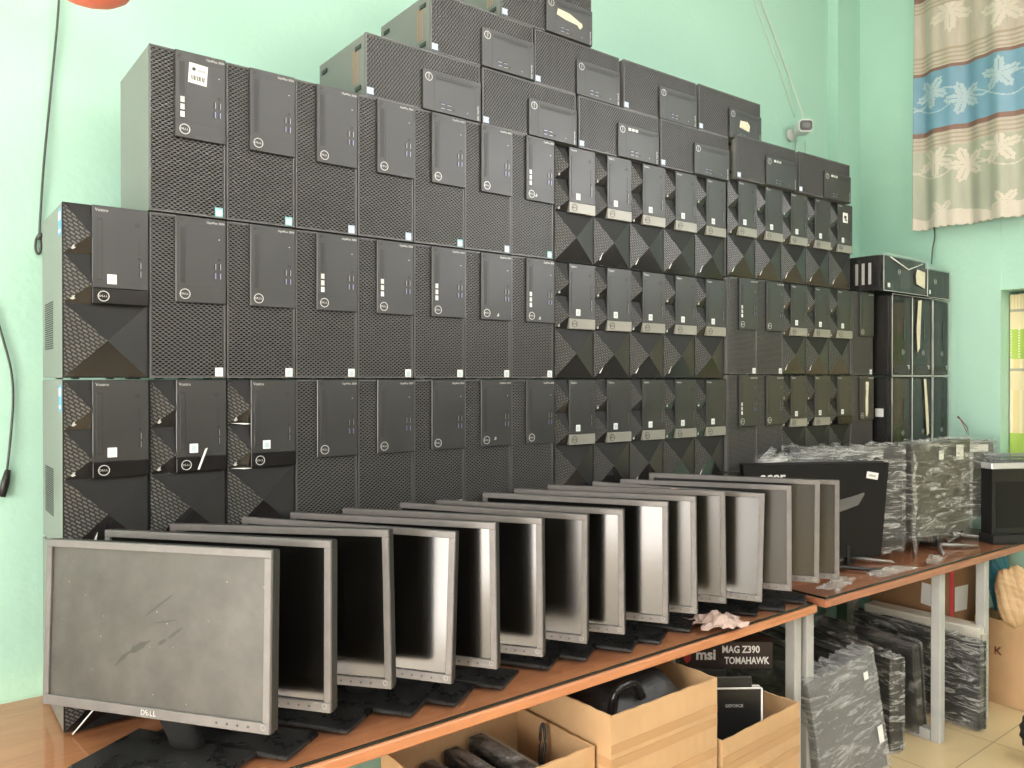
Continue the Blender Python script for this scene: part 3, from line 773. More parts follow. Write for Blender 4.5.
# tissue
def crumple(name, label, cat, loc, pts_r, mat, seed, flat=.5, n=22, amp=.35, group=None, stretch=(1, 1)):
    r_ = random.Random(seed); bm = bmesh.new(); bmesh.ops.create_icosphere(bm, subdivisions=5, radius=1)
    dirs = [Vector((r_.uniform(-1, 1), r_.uniform(-1, 1), r_.uniform(-1, 1))).normalized() for _ in range(n)]
    am = [r_.uniform(-amp, amp) for _ in dirs]
    for v in bm.verts:
        d = v.co.normalized(); k = 1
        for q, w_ in zip(dirs, am): k += w_ * max(0, d.dot(q)) ** 10
        k += .07 * abs(math.sin(9 * d.x + 5 * d.z + seed)) + .06 * abs(math.sin(11 * d.y - 7 * d.z)) + .04 * abs(math.sin(17 * d.z + 8 * d.x))
        v.co = Vector((d.x * pts_r * stretch[0], d.y * pts_r * stretch[1], d.z * pts_r * flat)) * k
    mn = min(v.co.z for v in bm.verts)
    for v in bm.verts: v.co.z -= mn
    me = bpy.data.meshes.new(name); bm.to_mesh(me); bm.free(); me.materials.append(mat)
    o = bpy.data.objects.new(name, me); C.objects.link(o); o.location = loc
    tag(o, label, cat, group); return o
tissue = P('tissue_paper', (.50, .375, .325), .8, var=.1, vscale=30)
def crumpled_sheet(name, label, cat, loc, rz, sx, sy, hgt, mat, seed, n=14, group=None, parent=None, th=.0008):
    r_ = random.Random(seed); vs = []; fs = []
    H = [[r_.uniform(0, 1) for _ in range(n + 1)] for _ in range(n + 1)]
    for i in range(n + 1):
        for j in range(n + 1):
            u, v = i / n - .5, j / n - .5
            e = 1 + .22 * math.sin(7 * math.atan2(v, u) + seed) * (abs(u) + abs(v))
            fold = abs(math.sin(6.3 * u + 2.1 * v + seed)) * .55 + abs(math.sin(11 * v - 4 * u)) * .25
            z = hgt * (.15 + fold * (1 - 1.6 * max(abs(u), abs(v))) + .16 * (H[i][j] - .5)); z = max(z, .001)
            vs.append((u * sx * e + .05 * sx * (H[j][i] - .5), v * sy * e + .05 * sy * (H[i][j] - .5), z))
    for i in range(n):
        for j in range(n): a = i * (n + 1) + j; fs.append([a, a + n + 1, a + n + 2, a + 1])
    me = bpy.data.meshes.new(name); me.from_pydata(vs, [], fs); me.materials.append(mat); me.update()
    o = bpy.data.objects.new(name, me); C.objects.link(o); o.location = loc; o.rotation_euler = (0, 0, rz)
    sd = o.modifiers.new('thickness', 'SOLIDIFY'); sd.thickness = th
    if parent: o.parent = parent
    if label: tag(o, label, cat, group)
    return o
crumpled_sheet('crumpled_tissue', 'crumpled pinkish tissue on the table edge below the monitors', 'tissue', (1.80, 1.372, TT + .001), R(-25), .135, .10, .055, tissue, 5, n=10)

# ------------------------------------------------------------------ far monitors on the second table
T2 = TT + .015
def flat_panel(name, label, cat, P0, P1, ztop, zbot, th, parts, group=None, tilt=0):
    """P0 far/left corner, P1 other corner of the visible lower edge in plan"""
    P0, P1 = Vector((*P0, 0)), Vector((*P1, 0)); d = P1 - P0; L = d.length; ang = math.atan2(d.y, d.x)
    t = thing(name, label, cat, (P0.x, P0.y, zbot), (R(tilt) if tilt else 0, 0, ang), group)
    return t, L
t, L = flat_panel('black_monitor', 'large black monitor seen from behind with white lettering and a white tag', 'monitor', (2.31, 1.655), (2.775, 1.392), 0, T2, .03, None)
acer_m = P('acer_back_plastic', (.006, .006, .0065), .42, spec=.3)
zb, zt_ = .045, CZ - .297 - T2
g = MB(); g.prism([(.018, zb), (L - .018, zb), (L + .012, zt_), (-.002, zt_)], 0, .026, acer_m); g.build('back_shell', t)
MB().prism([(.02, zb - .002), (L - .02, zb - .002), (L + .010, zt_ + .003), (0, zt_ + .003)], .027, .036, black_m).build('bezel', t)
sw = MB(); pts = []
for k in range(13): q = k / 12; pts.append((L * (.32 + .52 * q), zt_ - .155 + .05 * q ** 1.6))
pts += [(L * .84, zt_ - .112)] + [(L * (.32 + .52 * (1 - k / 12)), zt_ - .215 + .075 * (1 - k / 12) ** 1.3) for k in range(1, 13)]
sw.prism(pts, -.004, -.001, P('grey_swoosh', (.12, .12, .12), .3)); sw.build('back_swoosh', t)
g = MB(); text_geo(g, 'acer', .052, P('acer_lettering', (.7, .7, .7), .4), L * .20, zt_ - .045, y=-.001, bold=.001, sx=1.02, thick=.001); g.build('logo', t)
g = MB(); g.box(-.022, .022, -.0015, 0, -.012, .012, white_m).box(-.014, .014, -.0019, -.0014, -.004, .003, P('label_print_grey', (.4, .4, .4), .6)); g.build('price_tag', t, (L * .90, -.001, zt_ - .045), (0, R(10), 0))
MB().box(L * .62, L * .66, -.006, .02, .010, zb + .04, black_m, .002).box(L * .72, L * .74, -.006, .02, .010, zb + .04, black_m, .002).build('neck', t)
g = MB(); g.tube([(L * .45, -.06, .008), (L * .68, .0, .012), (L * .9, -.06, .008)], .007, black_m, 8).tube([(L * .5, .09, .008), (L * .68, .0, .012), (L * .88, .09, .008)], .007, black_m, 8); g.build('base', t)

def wrap_shell(L, z0, z1, y0, y1, mat, seed, amp=.006, topmess=.015, nx=36, nz=22):
    """wrinkled film around a slab: closed loop of quads plus bunched top"""
    r_ = random.Random(seed); vs = []; fs = []
    loop = [(q / nx * L, y0) for q in range(nx + 1)] + [(L, y0 + (y1 - y0) * .5)] + [(L - q / nx * L, y1) for q in range(nx + 1)] + [(0, y0 + (y1 - y0) * .5)]
    n = len(loop); ph = [r_.uniform(0, 6) for _ in range(6)]
    for j in range(nz + 1):
        z = z0 + (z1 - z0) * j / nz
        for i, (x, y) in enumerate(loop):
            front = i <= nx; back = nx + 1 < i < 2 * nx + 3
            w_ = math.sin(x * 38 + z * 60 + ph[0]) * .4 + math.sin(x * 21 - z * 95 + ph[1]) * .4 + r_.uniform(-.3, .3)
            ny = -1 if front else 1 if back else 0; nx_ = 0 if ny else (1 if i == nx + 1 else -1)
            dz = (r_.uniform(-.3, 1) * topmess if j == nz else 0) + (r_.uniform(-1.2, .4) * topmess if j == 0 else 0)
            o = abs(w_) * amp + .001
            vs.append((x + nx_ * o, y + ny * o, z + dz))
    for j in range(nz):
        for i in range(n): fs.append([j * n + i, j * n + (i + 1) % n, (j + 1) * n + (i + 1) % n, (j + 1) * n + i])
    o = nz * n
    for i in range(nx): fs.append([o + i, o + i + 1, o + 2 * nx + 2 - i - 1, o + 2 * nx + 2 - i])
    return MB().add(vs, fs, mat)
def wrapped_monitor(label, P0, P1, zbot, ztop, th=.045, seed=1, stand=True, mat=film_m, topmess=.02, body=None, tags=(), group='film wrapped monitors on the brown table', name='wrapped_monitor', lettering=None):
    t, L = flat_panel(name, label, 'monitor', P0, P1, 0, T2 if stand else zbot, th, None, group)
    z0 = zbot - (T2 if stand else zbot); z1 = ztop - (T2 if stand else zbot)
    bd = MB(); bd.box(.004, L - .004, .004, th - .004, z0 + .006, z1 - .004, body or back_m, .004); bd.build('back_shell', t)
    MB().box(.0, L, th - .003, th + .006, z0 + .003, z1, black_m, .002).build('bezel', t)
    o = wrap_shell(L, z0, z1, -.002, th + .008, mat, seed, topmess=topmess).build('plastic_wrap', t)
    o['label'] = 'wrinkled clear stretch film'
    for (a, b, w_, h_) in tags: MB().box(L * a - w_ / 2, L * a + w_ / 2, -.003, 0, z1 - b - h_ / 2, z1 - b + h_ / 2, P('film_label_paper', (.6, .62, .55), .6)).build('paper_label', t)
    if stand:
        MB().box(L * .47, L * .55, .012, .035, .008, z0 + .05, black_m, .003).build('neck', t)
        g = MB(); c = L * .51
        g.tube([(c - .13, -.07, .007), (c - .05, -.015, .012), (c, .02, .014)], [.004, .007, .009], P('stand_silver_plastic', (.30, .30, .30), .3, metal=.3), 8)
        g.tube([(c + .14, -.06, .007), (c + .05, -.01, .012), (c, .02, .014)], [.004, .007, .009], P('stand_silver_plastic', (.3, .3, .3), .3), 8)
        g.tube([(c, .02, .012), (c, .10, .008)], .006, black_m, 8)
        g.build('base', t)
    return t
w1 = wrapped_monitor('film wrapped monitor just behind the large black monitor back, film bunched on top', (2.55, 1.63), (2.975, 1.42), T2 + .04, CZ - .252, seed=2, topmess=.018)
g = wrap_shell(.50, CZ - .30 - T2, CZ - .262 - T2, -.006, .04, filmw_m, 9, amp=.006, topmess=.008, nx=60, nz=5)
g.v = [(x, y, z - .022 * max(0, 1 - x / .25) + .010 * x / .5) for x, y, z in g.v]; g.build('film_bunch', w1, (-.125, 0, 0))
MB().add([(-.09, 0, .385), (-.05, .0, .42), (-.062, .02, .43), (-.08, .015, .415), (-.13, .01, .375)], [[0, 1, 2, 3, 4]], filmw_m).build('film_corner', w1)
w2 = wrapped_monitor('square film wrapped monitor with two pale paper labels, middle of the far table', (3.055, 1.43), (3.485, 1.392), T2 + .05, CZ - .245, th=.05, seed=4, body=P('olive_dark_plastic', (.028, .03, .024), .4), tags=((.46, .055, .03, .035), (.78, .05, .05, .06)), topmess=.012)
g = MB(); 
for k in range(3):
    pts = [(-.012 + .01 * math.sin(q * 2 + k), -.012 - .004 * k, .40 - q * .055 - k * .02) for q in range(8)]; g.tube(pts, [.0012 + .0022 * rnd.random() for _ in pts], filmw_m, 6)
g.build('film_tail', w2)
crumpled_sheet('film_crown', None, None, (.14, .02, .40), 0, .14, .05, .05, filmw_m, 3, parent=w2)
w3 = wrapped_monitor('film wrapped monitor beside the side wall, last on the far table', (3.40, 1.525), (3.685, 1.376), T2 + .085, CZ - .262, seed=6, body=P('grey_green_plastic', (.10, .11, .095), .4), tags=((.72, .03, .10, .03),), topmess=.012)
for i, (x, y, rz, s1, s2, sd, lab) in enumerate([(2.42, 1.37, .2, .20, .06, 11, 'loose clear film lying on the brown table by the last row monitor'), (2.72, 1.345, -.1, .22, .06, 12, 'loose clear film scrap in front of the large black monitor'), (3.02, 1.33, .3, .15, .05, 14, 'loose film strip hanging under the square wrapped monitor'), ]):
    crumpled_sheet('plastic_film_scrap', lab, 'plastic film', (x, y, T2 + .001), rz, s1, s2, .03, filmw_m, sd, group='loose film scraps on the brown table')
# coloured wires behind
for k, (col, dx) in enumerate((((.35, .03, .03), 0), ((.03, .03, .03), .008), ((.6, .55, .5), .014))):
    pass
g = MB()
wr = P('red_wire', (.35, .04, .04), .4); wb = P('black_wire', (.02, .02, .02), .4)
a = atz(957, 417, 1.53); b = atz(966, 430, 1.50); c = atz(969, 440, 1.48)
g.tube([a, a.lerp(b, .4) + Vector((0, 0, .012)), b, c, c - Vector((0, 0, .2))], .002, wr, 6)
g.tube([a + Vector((.01, 0, .004)), b + Vector((.012, 0, .012)), c + Vector((.012, 0, 0)), c + Vector((.01, 0, -.2))], .002, wb, 6)
tag(g.build('wire_pair'), 'thin red and black wires rising behind the wrapped monitors', 'wire')

# black device with silver lid near the window
t = thing('black_printer', 'black device with silver lid edge and bubble wrap, under the checked window curtain', 'printer', (3.55, 1.34, T2), (0, 0, R(-29)))
dw, dd, dh = .21, .06, CZ - .372 - T2
MB().prism([(0, .035), (.0, dh), (dd, dh), (dd, .035)], 0, dw, black_m, axis='x').build('body', t)
MB().prism([(-.02, 0), (-.02, .034), (dd, .034), (dd, 0)], -.01, dw, blackm_m, axis='x').build('base_tray', t)
MB().box(.02, dw - .02, -.002, 0, .06, dh - .05, facetd_m).build('front_cover', t)
MB().box(-.004, dw, -.004, dd, dh + .001, dh + .026, P('silver_lid', (.62, .64, .64), .3, metal=.3), .003).build('lid', t)
bb = MB()
for i in range(14):
    for j in range(4):
        x, y = i * .0155 + (j % 2) * .007, j * .015 + .004; z = dh + .028
        for lay in range(3):
            r1 = .0078; zz_ = z + lay * .013
            vs = [(x, y, zz_ + .009)] + [(x + r1 * math.cos(q), y + r1 * math.sin(q), zz_ + .001 + .003 * rnd.random()) for q in [k * math.pi / 3 for k in range(6)]]
            bb.add(vs, [[0, k + 1, (k + 1) % 6 + 1] for k in range(6)], P('bubble_plastic', (.22, .23, .24), .12))
bb.box(-.002, dw, -.002, dd, dh + .027, dh + .0285, P('bubble_plastic', (.22, .23, .24), .12))
o = bb.build('bubble_wrap'); o.location = t.location; o.rotation_euler = t.rotation_euler; tag(o, 'grey bubble wrap sheet lying on the silver lid', 'bubble wrap', kind='stuff')

# ------------------------------------------------------------------ curtains
lace = P('curtain_cream', (.45, .405, .335), .38, var=.10, vscale=7, stretch=(1, 6, 1))
cgreen = P('curtain_sage', (.37, .385, .305), .36, var=.10, vscale=5, stretch=(1, 5, 1))
cblue = P('curtain_blue', (.15, .30, .40), .38, var=.08, vscale=6)
cleafb = P('curtain_leaf_on_blue', (.36, .47, .51), .4)
cleaf = P('curtain_leaf_cream', (.58, .535, .455), .35)
cbrown = P('curtain_brown_stripe', (.20, .11, .085), .45)
cline = P('curtain_thin_stripe', (.36, .30, .22), .45)
def leaf_in(u, v, r, rot=0):
    r *= 1.22
    th = math.atan2(v, u) - rot; d = math.hypot(u, v) / r
    if d > 1.05: return False
    th5 = (th + math.pi / 2)
    lobe = abs(math.cos(2.5 * th5)) ** 1.6
    edge = .42 + .55 * lobe + .06 * math.cos(25 * th5)
    vein = abs(math.sin(2.5 * th5)) > .985 and d > .15
    return d < edge and not (abs(math.cos(2.5 * th5)) > .996 and d > .12 and d < .8)
def curtain_big():
    Z = lambda zr: CZ + zr
    y0, y1, z0, z1 = .80, 1.765, Z(.690), Z(2.03); st = .0038
    ny, nz = int((y1 - y0) / st), int((z1 - z0) / st)
    def X(y, z):
        s = (y1 - y); k = .6 + .4 * (z1 - z) / (z1 - z0)
        return 3.765 + k * (.020 * math.sin(s * 30 + .5 * math.sin(s * 9) + (z - z0) * .6) + .008 * math.sin(s * 67 + z * 2))
    vs = []; fs = []; mi = []
    for i in range(ny + 1):
        for j in range(nz + 1):
            y = y1 - i * st; z = z0 + j * st
            if j == 0: z += .010 - .010 * abs(math.sin(y * 3.1416 / .032))
            vs.append((X(y, z), y, z))
    mats = [lace, cgreen, cblue, cleafb, cleaf, cbrown, cline]
    LB = [(1.68, 1.315), (1.548, 1.262), (1.394, 1.318)]; LG = [(1.66, .998), (1.536, .962), (1.39, 1.005)]
    LT = [(1.60, 1.66), (1.38, 1.60)]
    for k in range(1, 5): LB += [(1.394 - .15 * k, 1.262 if k % 2 else 1.318)]; LG += [(1.39 - .15 * k, .962 if k % 2 else 1.005)]; LT += [(1.38 - .22 * k, 1.64)]
    LB2 = [(y + .01, .76) for y in (1.62, 1.36, 1.10, .9)]
    for i in range(ny):
        for j in range(nz):
            a = i * (nz + 1) + j; fs.append([a, a + nz + 1, a + nz + 2, a + 1])
            y = y1 - (i + .5) * st; zr = z0 + (j + .5) * st - CZ
            dz = 0
            m = 0
            if 1.125 < zr < 1.425:
                m = 2
                if any(leaf_in(y - a_, zr - b_, .062, .3 * k) for k, (a_, b_) in enumerate(LB)): m = 3
                elif abs(zr - 1.285 - .035 * math.sin((y - 1.6) * 21 + 1.2)) < .004 or abs(zr - 1.25 + .030 * math.sin((y - 1.6) * 21 + .3)) < .003: m = 3
                if zr > 1.407 or zr < 1.145: m = 5
            elif 1.425 <= zr < 1.50: m = 6 if int(zr / .0096) % 2 else 0
            elif 1.055 < zr <= 1.125: m = 6 if int(zr / .0096) % 2 else 0
            elif zr >= 1.70:
                m = 5 if zr > 1.755 else (6 if int(zr / .0096) % 2 else 0)
                if zr > 1.80: m = 0
            elif zr <= 1.055:
                m = 1
                if any(leaf_in(y - a_, zr - b_, .066, .3 * k) for k, (a_, b_) in enumerate(LG)): m = 4
                elif abs(zr - .985 - .03 * math.sin((y - 1.6) * 21 + 1.2)) < .0035 or abs(zr - .95 + .03 * math.sin((y - 1.6) * 21 + .3)) < .003: m = 4
                elif zr < .735 + .03 * abs(math.sin(y * 11)): m = 4
                elif any(leaf_in(y - a_, zr - b_, .05, 0) for a_, b_ in LB2): m = 4
            else:
                m = 0
                if any(leaf_in(y - a_, zr - b_, .075, .4 * k) for k, (a_, b_) in enumerate(LT)): m = 4
            mi.append(m)
    me = bpy.data.meshes.new('curtain'); me.from_pydata(vs, [], fs)
    for m in mats: me.materials.append(m)
    me.polygons.foreach_set('material_index', mi); me.polygons.foreach_set('use_smooth', [True] * len(fs)); me.update()
    o = bpy.data.objects.new('curtain', me); C.objects.link(o)
    sd = o.modifiers.new('cloth', 'SOLIDIFY'); sd.thickness = .0012
    return tag(o, 'cream satin curtain with blue leaf band hanging high on the side wall', 'curtain')
curtain_big()
# rod
g = MB(); g.tube([(3.765, .7, CZ + 2.045), (3.765, 1.80, CZ + 2.045)], .01, metal_m, 10); tag(g.build('curtain_rod'), 'metal rod carrying the cream satin curtain', 'curtain rod')
def curtain_small():
    y0, y1, z0, z1 = wy0 + .02, wy1 - .004, wz0 + .01, wz1 - .01; st = .006
    ny, nz = int((y1 - y0) / st), int((z1 - z0) / st); vs = []; fs = []; mi = []
    cy = P('curtain_yellow', (.68, .58, .30), .7); cw = P('curtain_white_check', (.74, .68, .50), .7); cg = P('curtain_green_check', (.36, .52, .10), .7); cgr = P('curtain_grey_line', (.36, .36, .28), .7)
    mats = [cy, cw, cg, cgr]
    for i in range(ny + 1):
        for j in range(nz + 1):
            y = y1 - i * st; vs.append((XW + .085 + .012 * math.sin((y1 - y) * 42), y, z0 + j * st))
    for i in range(ny):
        for j in range(nz):
            a = i * (nz + 1) + j; fs.append([a, a + nz + 1, a + nz + 2, a + 1])
            zr = z0 + (j + .5) * st - CZ
            chk = (i + j) % 2
            if .09 < zr < .22: m = 2 if chk or i % 5 else 1
            elif .30 < zr < .312 or .035 < zr < .047: m = 3
            elif .312 <= zr < .39: m = 1 if i % 2 else 0
            elif .22 <= zr < .30: m = 1 if chk else 0
            elif -.05 < zr < .035: m = 1 if chk else 0
            elif -.36 < zr < -.24: m = 2
            else: m = 0 if (i // 2) % 3 else 1
            mi.append(m)
    me = bpy.data.meshes.new('window_curtain'); me.from_pydata(vs, [], fs)
    for m in mats: me.materials.append(m)
    me.polygons.foreach_set('material_index', mi); me.polygons.foreach_set('use_smooth', [True] * len(fs)); me.update()
    o = bpy.data.objects.new('window_curtain', me); C.objects.link(o)
    sd = o.modifiers.new('cloth', 'SOLIDIFY'); sd.thickness = .001
    return tag(o, 'yellow and green checked curtain inside the low window recess', 'curtain')
curtain_small()

# ------------------------------------------------------------------ security camera and cables
def smooth(pts, n=6):
    pts = [Vector(p) for p in pts]; out = []
    for i in range(len(pts) - 1):
        p0, p1, p2, p3 = pts[max(i - 1, 0)], pts[i], pts[i + 1], pts[min(i + 2, len(pts) - 1)]
        for k in range(n):
            t = k / n
            out.append(.5 * ((2 * p1) + (-p0 + p2) * t + (2 * p0 - 5 * p1 + 4 * p2 - p3) * t * t + (-p0 + 3 * p1 - 3 * p2 + p3) * t ** 3))
    out.append(pts[-1]); return out
c0 = atz(803, 128, 2.045)
t = thing('security_camera', 'small white wall camera with black face above the tower wall', 'camera', c0, (0, 0, R(-38)))
whp = P('white_camera_plastic', (.75, .76, .74), .35)
def roundrect(w_, h_, r_, n=5):
    pts = []
    for cx, cz, a0 in ((w_ - r_, h_ - r_, 0), (-w_ + r_, h_ - r_, 90), (-w_ + r_, -h_ + r_, 180), (w_ - r_, -h_ + r_, 270)):
        for k in range(n + 1): a = R(a0 + 90 * k / n); pts.append((cx + r_ * math.cos(a), cz + r_ * math.sin(a)))
    return pts
MB().prism(roundrect(.033, .029, .018), -.03, .035, whp).build('body', t)
MB().prism(roundrect(.028, .022, .012), -.034, -.0302, black_m).prism(roundrect(.018, .011, .008), -.0352, -.034, P('lens_glass', (.10, .115, .10), .1)).build('face_plate', t)
MB().tube([(.0, .030, -.012), (-.015, .045, -.02), (-.034, .046, -.02)], .009, whp, 10).build('bracket', t)
MB().tube([(-.034, .044, -.02), (-.045, .058, -.02)], .028, whp, 20).build('wall_mount', t)
wc = P('white_cable', (.62, .68, .62), .5)
yw = YW - .006
g = MB(); g.tube(smooth([atz(746, -20, yw), atz(765, 33, yw), atz(781, 77, yw), atz(794, 118, yw)]), .0022, wc, 6)
tag(g.build('white_cable'), 'thinner pale cable running down to the wall camera, on the left', 'cable', 'cables of the wall camera')
g = MB(); g.tube(smooth([atz(752, -20, yw), atz(772, 33, yw), atz(789, 79, yw), atz(801, 112, yw - .03), atz(802, 119, 2.08)]), .0032, wc, 6)
tag(g.build('white_cable'), 'thicker white cable running down into the wall camera', 'cable', 'cables of the wall camera')
g = MB(); g.tube(smooth([atz(796, 140, yw), atz(796, 156, yw), atz(805, 170, yw - .002), atz(805, 142, yw)]), .0024, wc, 6)
tag(g.build('camera_cable'), 'short white cable loop hanging below the wall camera', 'cable')
bc = P('black_cable', (.05, .055, .05), .4)
g = MB(); g.tube(smooth([atz(62, -30, yw - .003), atz(59, 20, yw - .003), atz(52, 90, yw), atz(45, 160, yw - .003), atz(41, 215, yw), atz(40, 236, yw)]), .0026, bc, 7)
g.tube(smooth([atz(40, 234, yw), atz(36.5, 240, yw), atz(36, 250, yw), atz(39, 254, yw), atz(41.5, 248, yw), atz(41, 238, yw)]), .0028, bc, 7)
g.tube([atz(39, 235, yw - .004), atz(42, 238, yw - .004)], .009, bc, 8)
tag(g.build('hanging_cable'), 'dark cable hanging down the wall, looped above the second row tower', 'cable')
g = MB(); g.tube(smooth([atz(-8, 300, yw - .003), atz(2, 335, yw), atz(11, 370, yw - .002), atz(13, 400, yw), atz(10, 440, yw - .004), atz(6, 475, yw)]), .0027, bc, 7)
g.tube([atz(7.5, 470, yw), atz(5, 482, yw), atz(1, 497, yw - .004)], [.006, .009, .008], black_m, 10)
tag(g.build('plug_cable'), 'dark cable with a plug end at the left edge of the wall', 'cable')
g = MB(); g.tube(smooth([Vector((3.80, 1.78, CZ + 1.0)), atx(933, 225, 3.80), atx(932, 250, 3.80), atx(931, 264, 3.78)]), .0030, bc, 7)
tag(g.build('wall_cable'), 'black cable coming from behind the cream curtain to the small wrapped case', 'cable')
# added stand-in for a finger blurred on the lens: ball just peeking into view
lp = atz(91, 5, 1.9)
t = thing('finger_blur', 'coral red round lantern standing in for a blurred finger at the very top left', 'blob', lp)
coral = P('coral_blur', (.80, .16, .09), .6)
n = 24; vs = []; fs = []
for i in range(13):
    a = math.pi * i / 12 - math.pi / 2
    for k in range(n): q = 2 * math.pi * k / n; rr = .088 * max(.12, math.cos(a)) * (1 + .02 * (k % 2)); vs.append((rr * math.cos(q), rr * math.sin(q), .052 + .05 * math.sin(a)))
for i in range(12):
    for k in range(n): fs.append([i * n + k, i * n + (k + 1) % n, (i + 1) * n + (k + 1) % n, (i + 1) * n + k])
fs.append(list(range(n))); fs.append(list(range(len(vs) - 1, len(vs) - n - 1, -1)))
MB().add(vs, fs, coral, True).build('ball', t)
MB().tube([(0, 0, .10), (0, 0, ZC - lp.z)], .002, bc, 6).build('added_cord', t)

# ------------------------------------------------------------------ under the tables
def carton(label, x0, y0, L, D, H, rz, mat=card_m, flaps=(), tape=True, group=None, th=.005, name='cardboard_box', tilt_rim=0.):
    t = thing(name, label, 'box', (x0, y0, 0), (0, 0, rz), group)
    g = MB()
    r_ = random.Random(int(x0 * 1000)); n = 14
    def wallp(a, b, nrm, inset=0):
        a, b = Vector(a), Vector(b); nrm = Vector(nrm); vs = []; fs = []
        for k in range(n + 1):
            p = a.lerp(b, k / n); h = H + r_.uniform(-.0015, .0015) + tilt_rim * math.sin(k / n * 3.1)
            for o in (0, th):
                for z in (.002, h): vs.append((p.x + nrm.x * o, p.y + nrm.y * o, z))
        for k in range(n):
            q = k * 4; w_ = q + 4
            fs += [[q, w_, w_ + 1, q + 1], [q + 2, q + 3, w_ + 3, w_ + 2], [q + 1, w_ + 1, w_ + 3, q + 3], [q, q + 2, w_ + 2, w_]]
        fs += [[0, 1, 3, 2], [n * 4, n * 4 + 2, n * 4 + 3, n * 4 + 1]]
        g.add(vs, fs, mat)
    wallp((0, 0), (L, 0), (0, 1)) if False else None
    for a, b, nn in (((0, 0, 0), (L, 0, 0), (0, 1, 0)), ((0, D, 0), (L, D, 0), (0, -1, 0)), ((0, th, 0), (0, D - th, 0), (1, 0, 0)), ((L, th, 0), (L, D - th, 0), (-1, 0, 0))): wallp(a, b, nn)
    g.box(th, L - th, th, D - th, .002, .007, mat)
    g.build('carton_body', t)
    if tape:
        k = MB()
        for zz_ in (H * .80, H * .86, H * .66): k.box(0, L, -.0008, -.0002, zz_ - .011, zz_ + .011, tape_m, M=None)
        k.box(-.0008, -.0002, 0, D, H * .8 - .012, H * .8 + .012, tape_m)
        o = k.build('parcel_tape', t)
    for pts in flaps:
        vs = [Vector(p) for p in pts]; nrm = (vs[1] - vs[0]).cross(vs[2] - vs[0]).normalized() * .004
        m_ = len(vs); g2 = MB().add(vs + [v + nrm for v in vs], [list(range(m_)), list(range(2 * m_ - 1, m_ - 1, -1))] + [[i, i + m_, (i + 1) % m_ + m_, (i + 1) % m_] for i in range(m_)], mat)
        g2.build('flap', t)
    return t
HA = CZ - .86
carton('open cardboard box holding black bundles, leftmost under the orange table', .885, 1.335, .405, .29, HA, 0)
# contents of A: black wrapped bars
for k, (x, lab) in enumerate(((1.0, 'black film wrapped bar in the leftmost carton, on the left'), (1.07, 'black film wrapped bar in the leftmost carton, between two others'), (1.145, 'black film wrapped bar in the leftmost carton, with silvery wrapped end'))):
    t = thing('wrapped_bar', lab, 'bundle', (x, 1.345, .012), (0, 0, 0), 'black bars in the leftmost carton')
    MB().box(-.022, .022, .005, .27, 0, HA - .065 + .012 * k, gloss_m, .008, seg=2).build('bar_body', t)
    MB().box(-.0245, .0245, .003, .272, HA * .4, HA - .060 + .012 * k, filmt_m, .008).build('plastic_wrap', t)
t = thing('pen_tool', 'black looped handle leaning in the leftmost carton corner', 'tool', (1.225, 1.46, .012))
MB().tube(smooth([(0, 0, 0), (.01, .01, HA - .10), (.03, .03, HA - .02), (.04, .03, HA - .01), (.035, .02, HA - .05), (.012, .005, HA - .11)]), .004, black_m, 8).build('handle', t)
HB = CZ - .78
carton('large cardboard box with brown tape lines, holding a black bag', 1.300, 1.292, .39, .33, HB, 0, flaps=[[(.30, .33, HB - .02), (.39, .33, HB - .02), (.41, .30, HB + .015), (.36, .335, HB + .03)]])
bagm = P('black_fabric_bag', (.012, .012, .013), .55, bump=.4, bscale=30)
t = thing('black_bag', 'rounded black padded bag filling the large taped carton', 'bag', (1.497, 1.45, .01))
bm = bmesh.new(); bmesh.ops.create_uvsphere(bm, u_segments=28, v_segments=16, radius=1)
for v in bm.verts:
    d = v.co.copy(); s_ = lambda q: math.copysign(abs(q) ** .6, q)
    v.co = Vector((s_(d.x) * .175, s_(d.y) * .145, (HB + .015) / 2 + s_(d.z) * (HB + .015) / 2 + .012 * math.sin(d.x * 9) * max(0, d.z)))
me = bpy.data.meshes.new('bag_body'); bm.to_mesh(me); bm.free(); me.materials.append(bagm); [setattr(p, 'use_smooth', True) for p in me.polygons]
child('bag_body', me, t)
MB().tube(smooth([(-.13, -.09, HB - .06), (-.12, -.10, HB + .012), (-.06, -.10, HB + .018), (-.04, -.11, HB - .02)]), .012, gloss_m, 8).build('bag_strap', t)
HC = CZ - .95
carton('smaller cardboard box holding a boxed part, beside the table leg', 1.706, 1.286, .385, .175, HC, R(2.5), tilt_rim=0)
# boxed part standing in carton C
t = thing('white_edged_box', 'open black and white product box standing in the smaller carton', 'box', (1.83, 1.430, .008), (0, 0, R(-36)))
hb = CZ - .886 - .008
MB().box(0, .155, 0, .004, 0, hb, black_m).box(0, .004, .004, .022, 0, hb, white_m).box(.151, .155, .004, .022, 0, hb, white_m).box(0, .155, .022, .025, 0, hb, white_m).box(.004, .151, .004, .022, 0, .008, white_m).build('box_body', t)
MB().tube([(0, 0, hb), (.155, 0, hb)], .0028, white_m, 6).tube([(.155, 0, 0), (.155, 0, hb)], .0028, white_m, 6).build('white_rim', t)
g = MB(); text_geo(g, 'GEFORCE', .012, P('pale_print', (.5, .5, .5), .5), .075, hb - .05, y=-.0006); g.build('print', t)
MB().box(.02, .13, .007, .019, .02, hb + .03, blackm_m, .003).build('inner_card', t)
tag(MB().box(0, .22, 0, .016, 0, .36, P('grey_blue_plastic', (.05, .06, .08), .25), .005).build('slim_case', loc=(1.79, 1.302, .012), rot=(0, 0, R(2.5))), 'slim dark blue grey case in front of the white edged box', 'case')
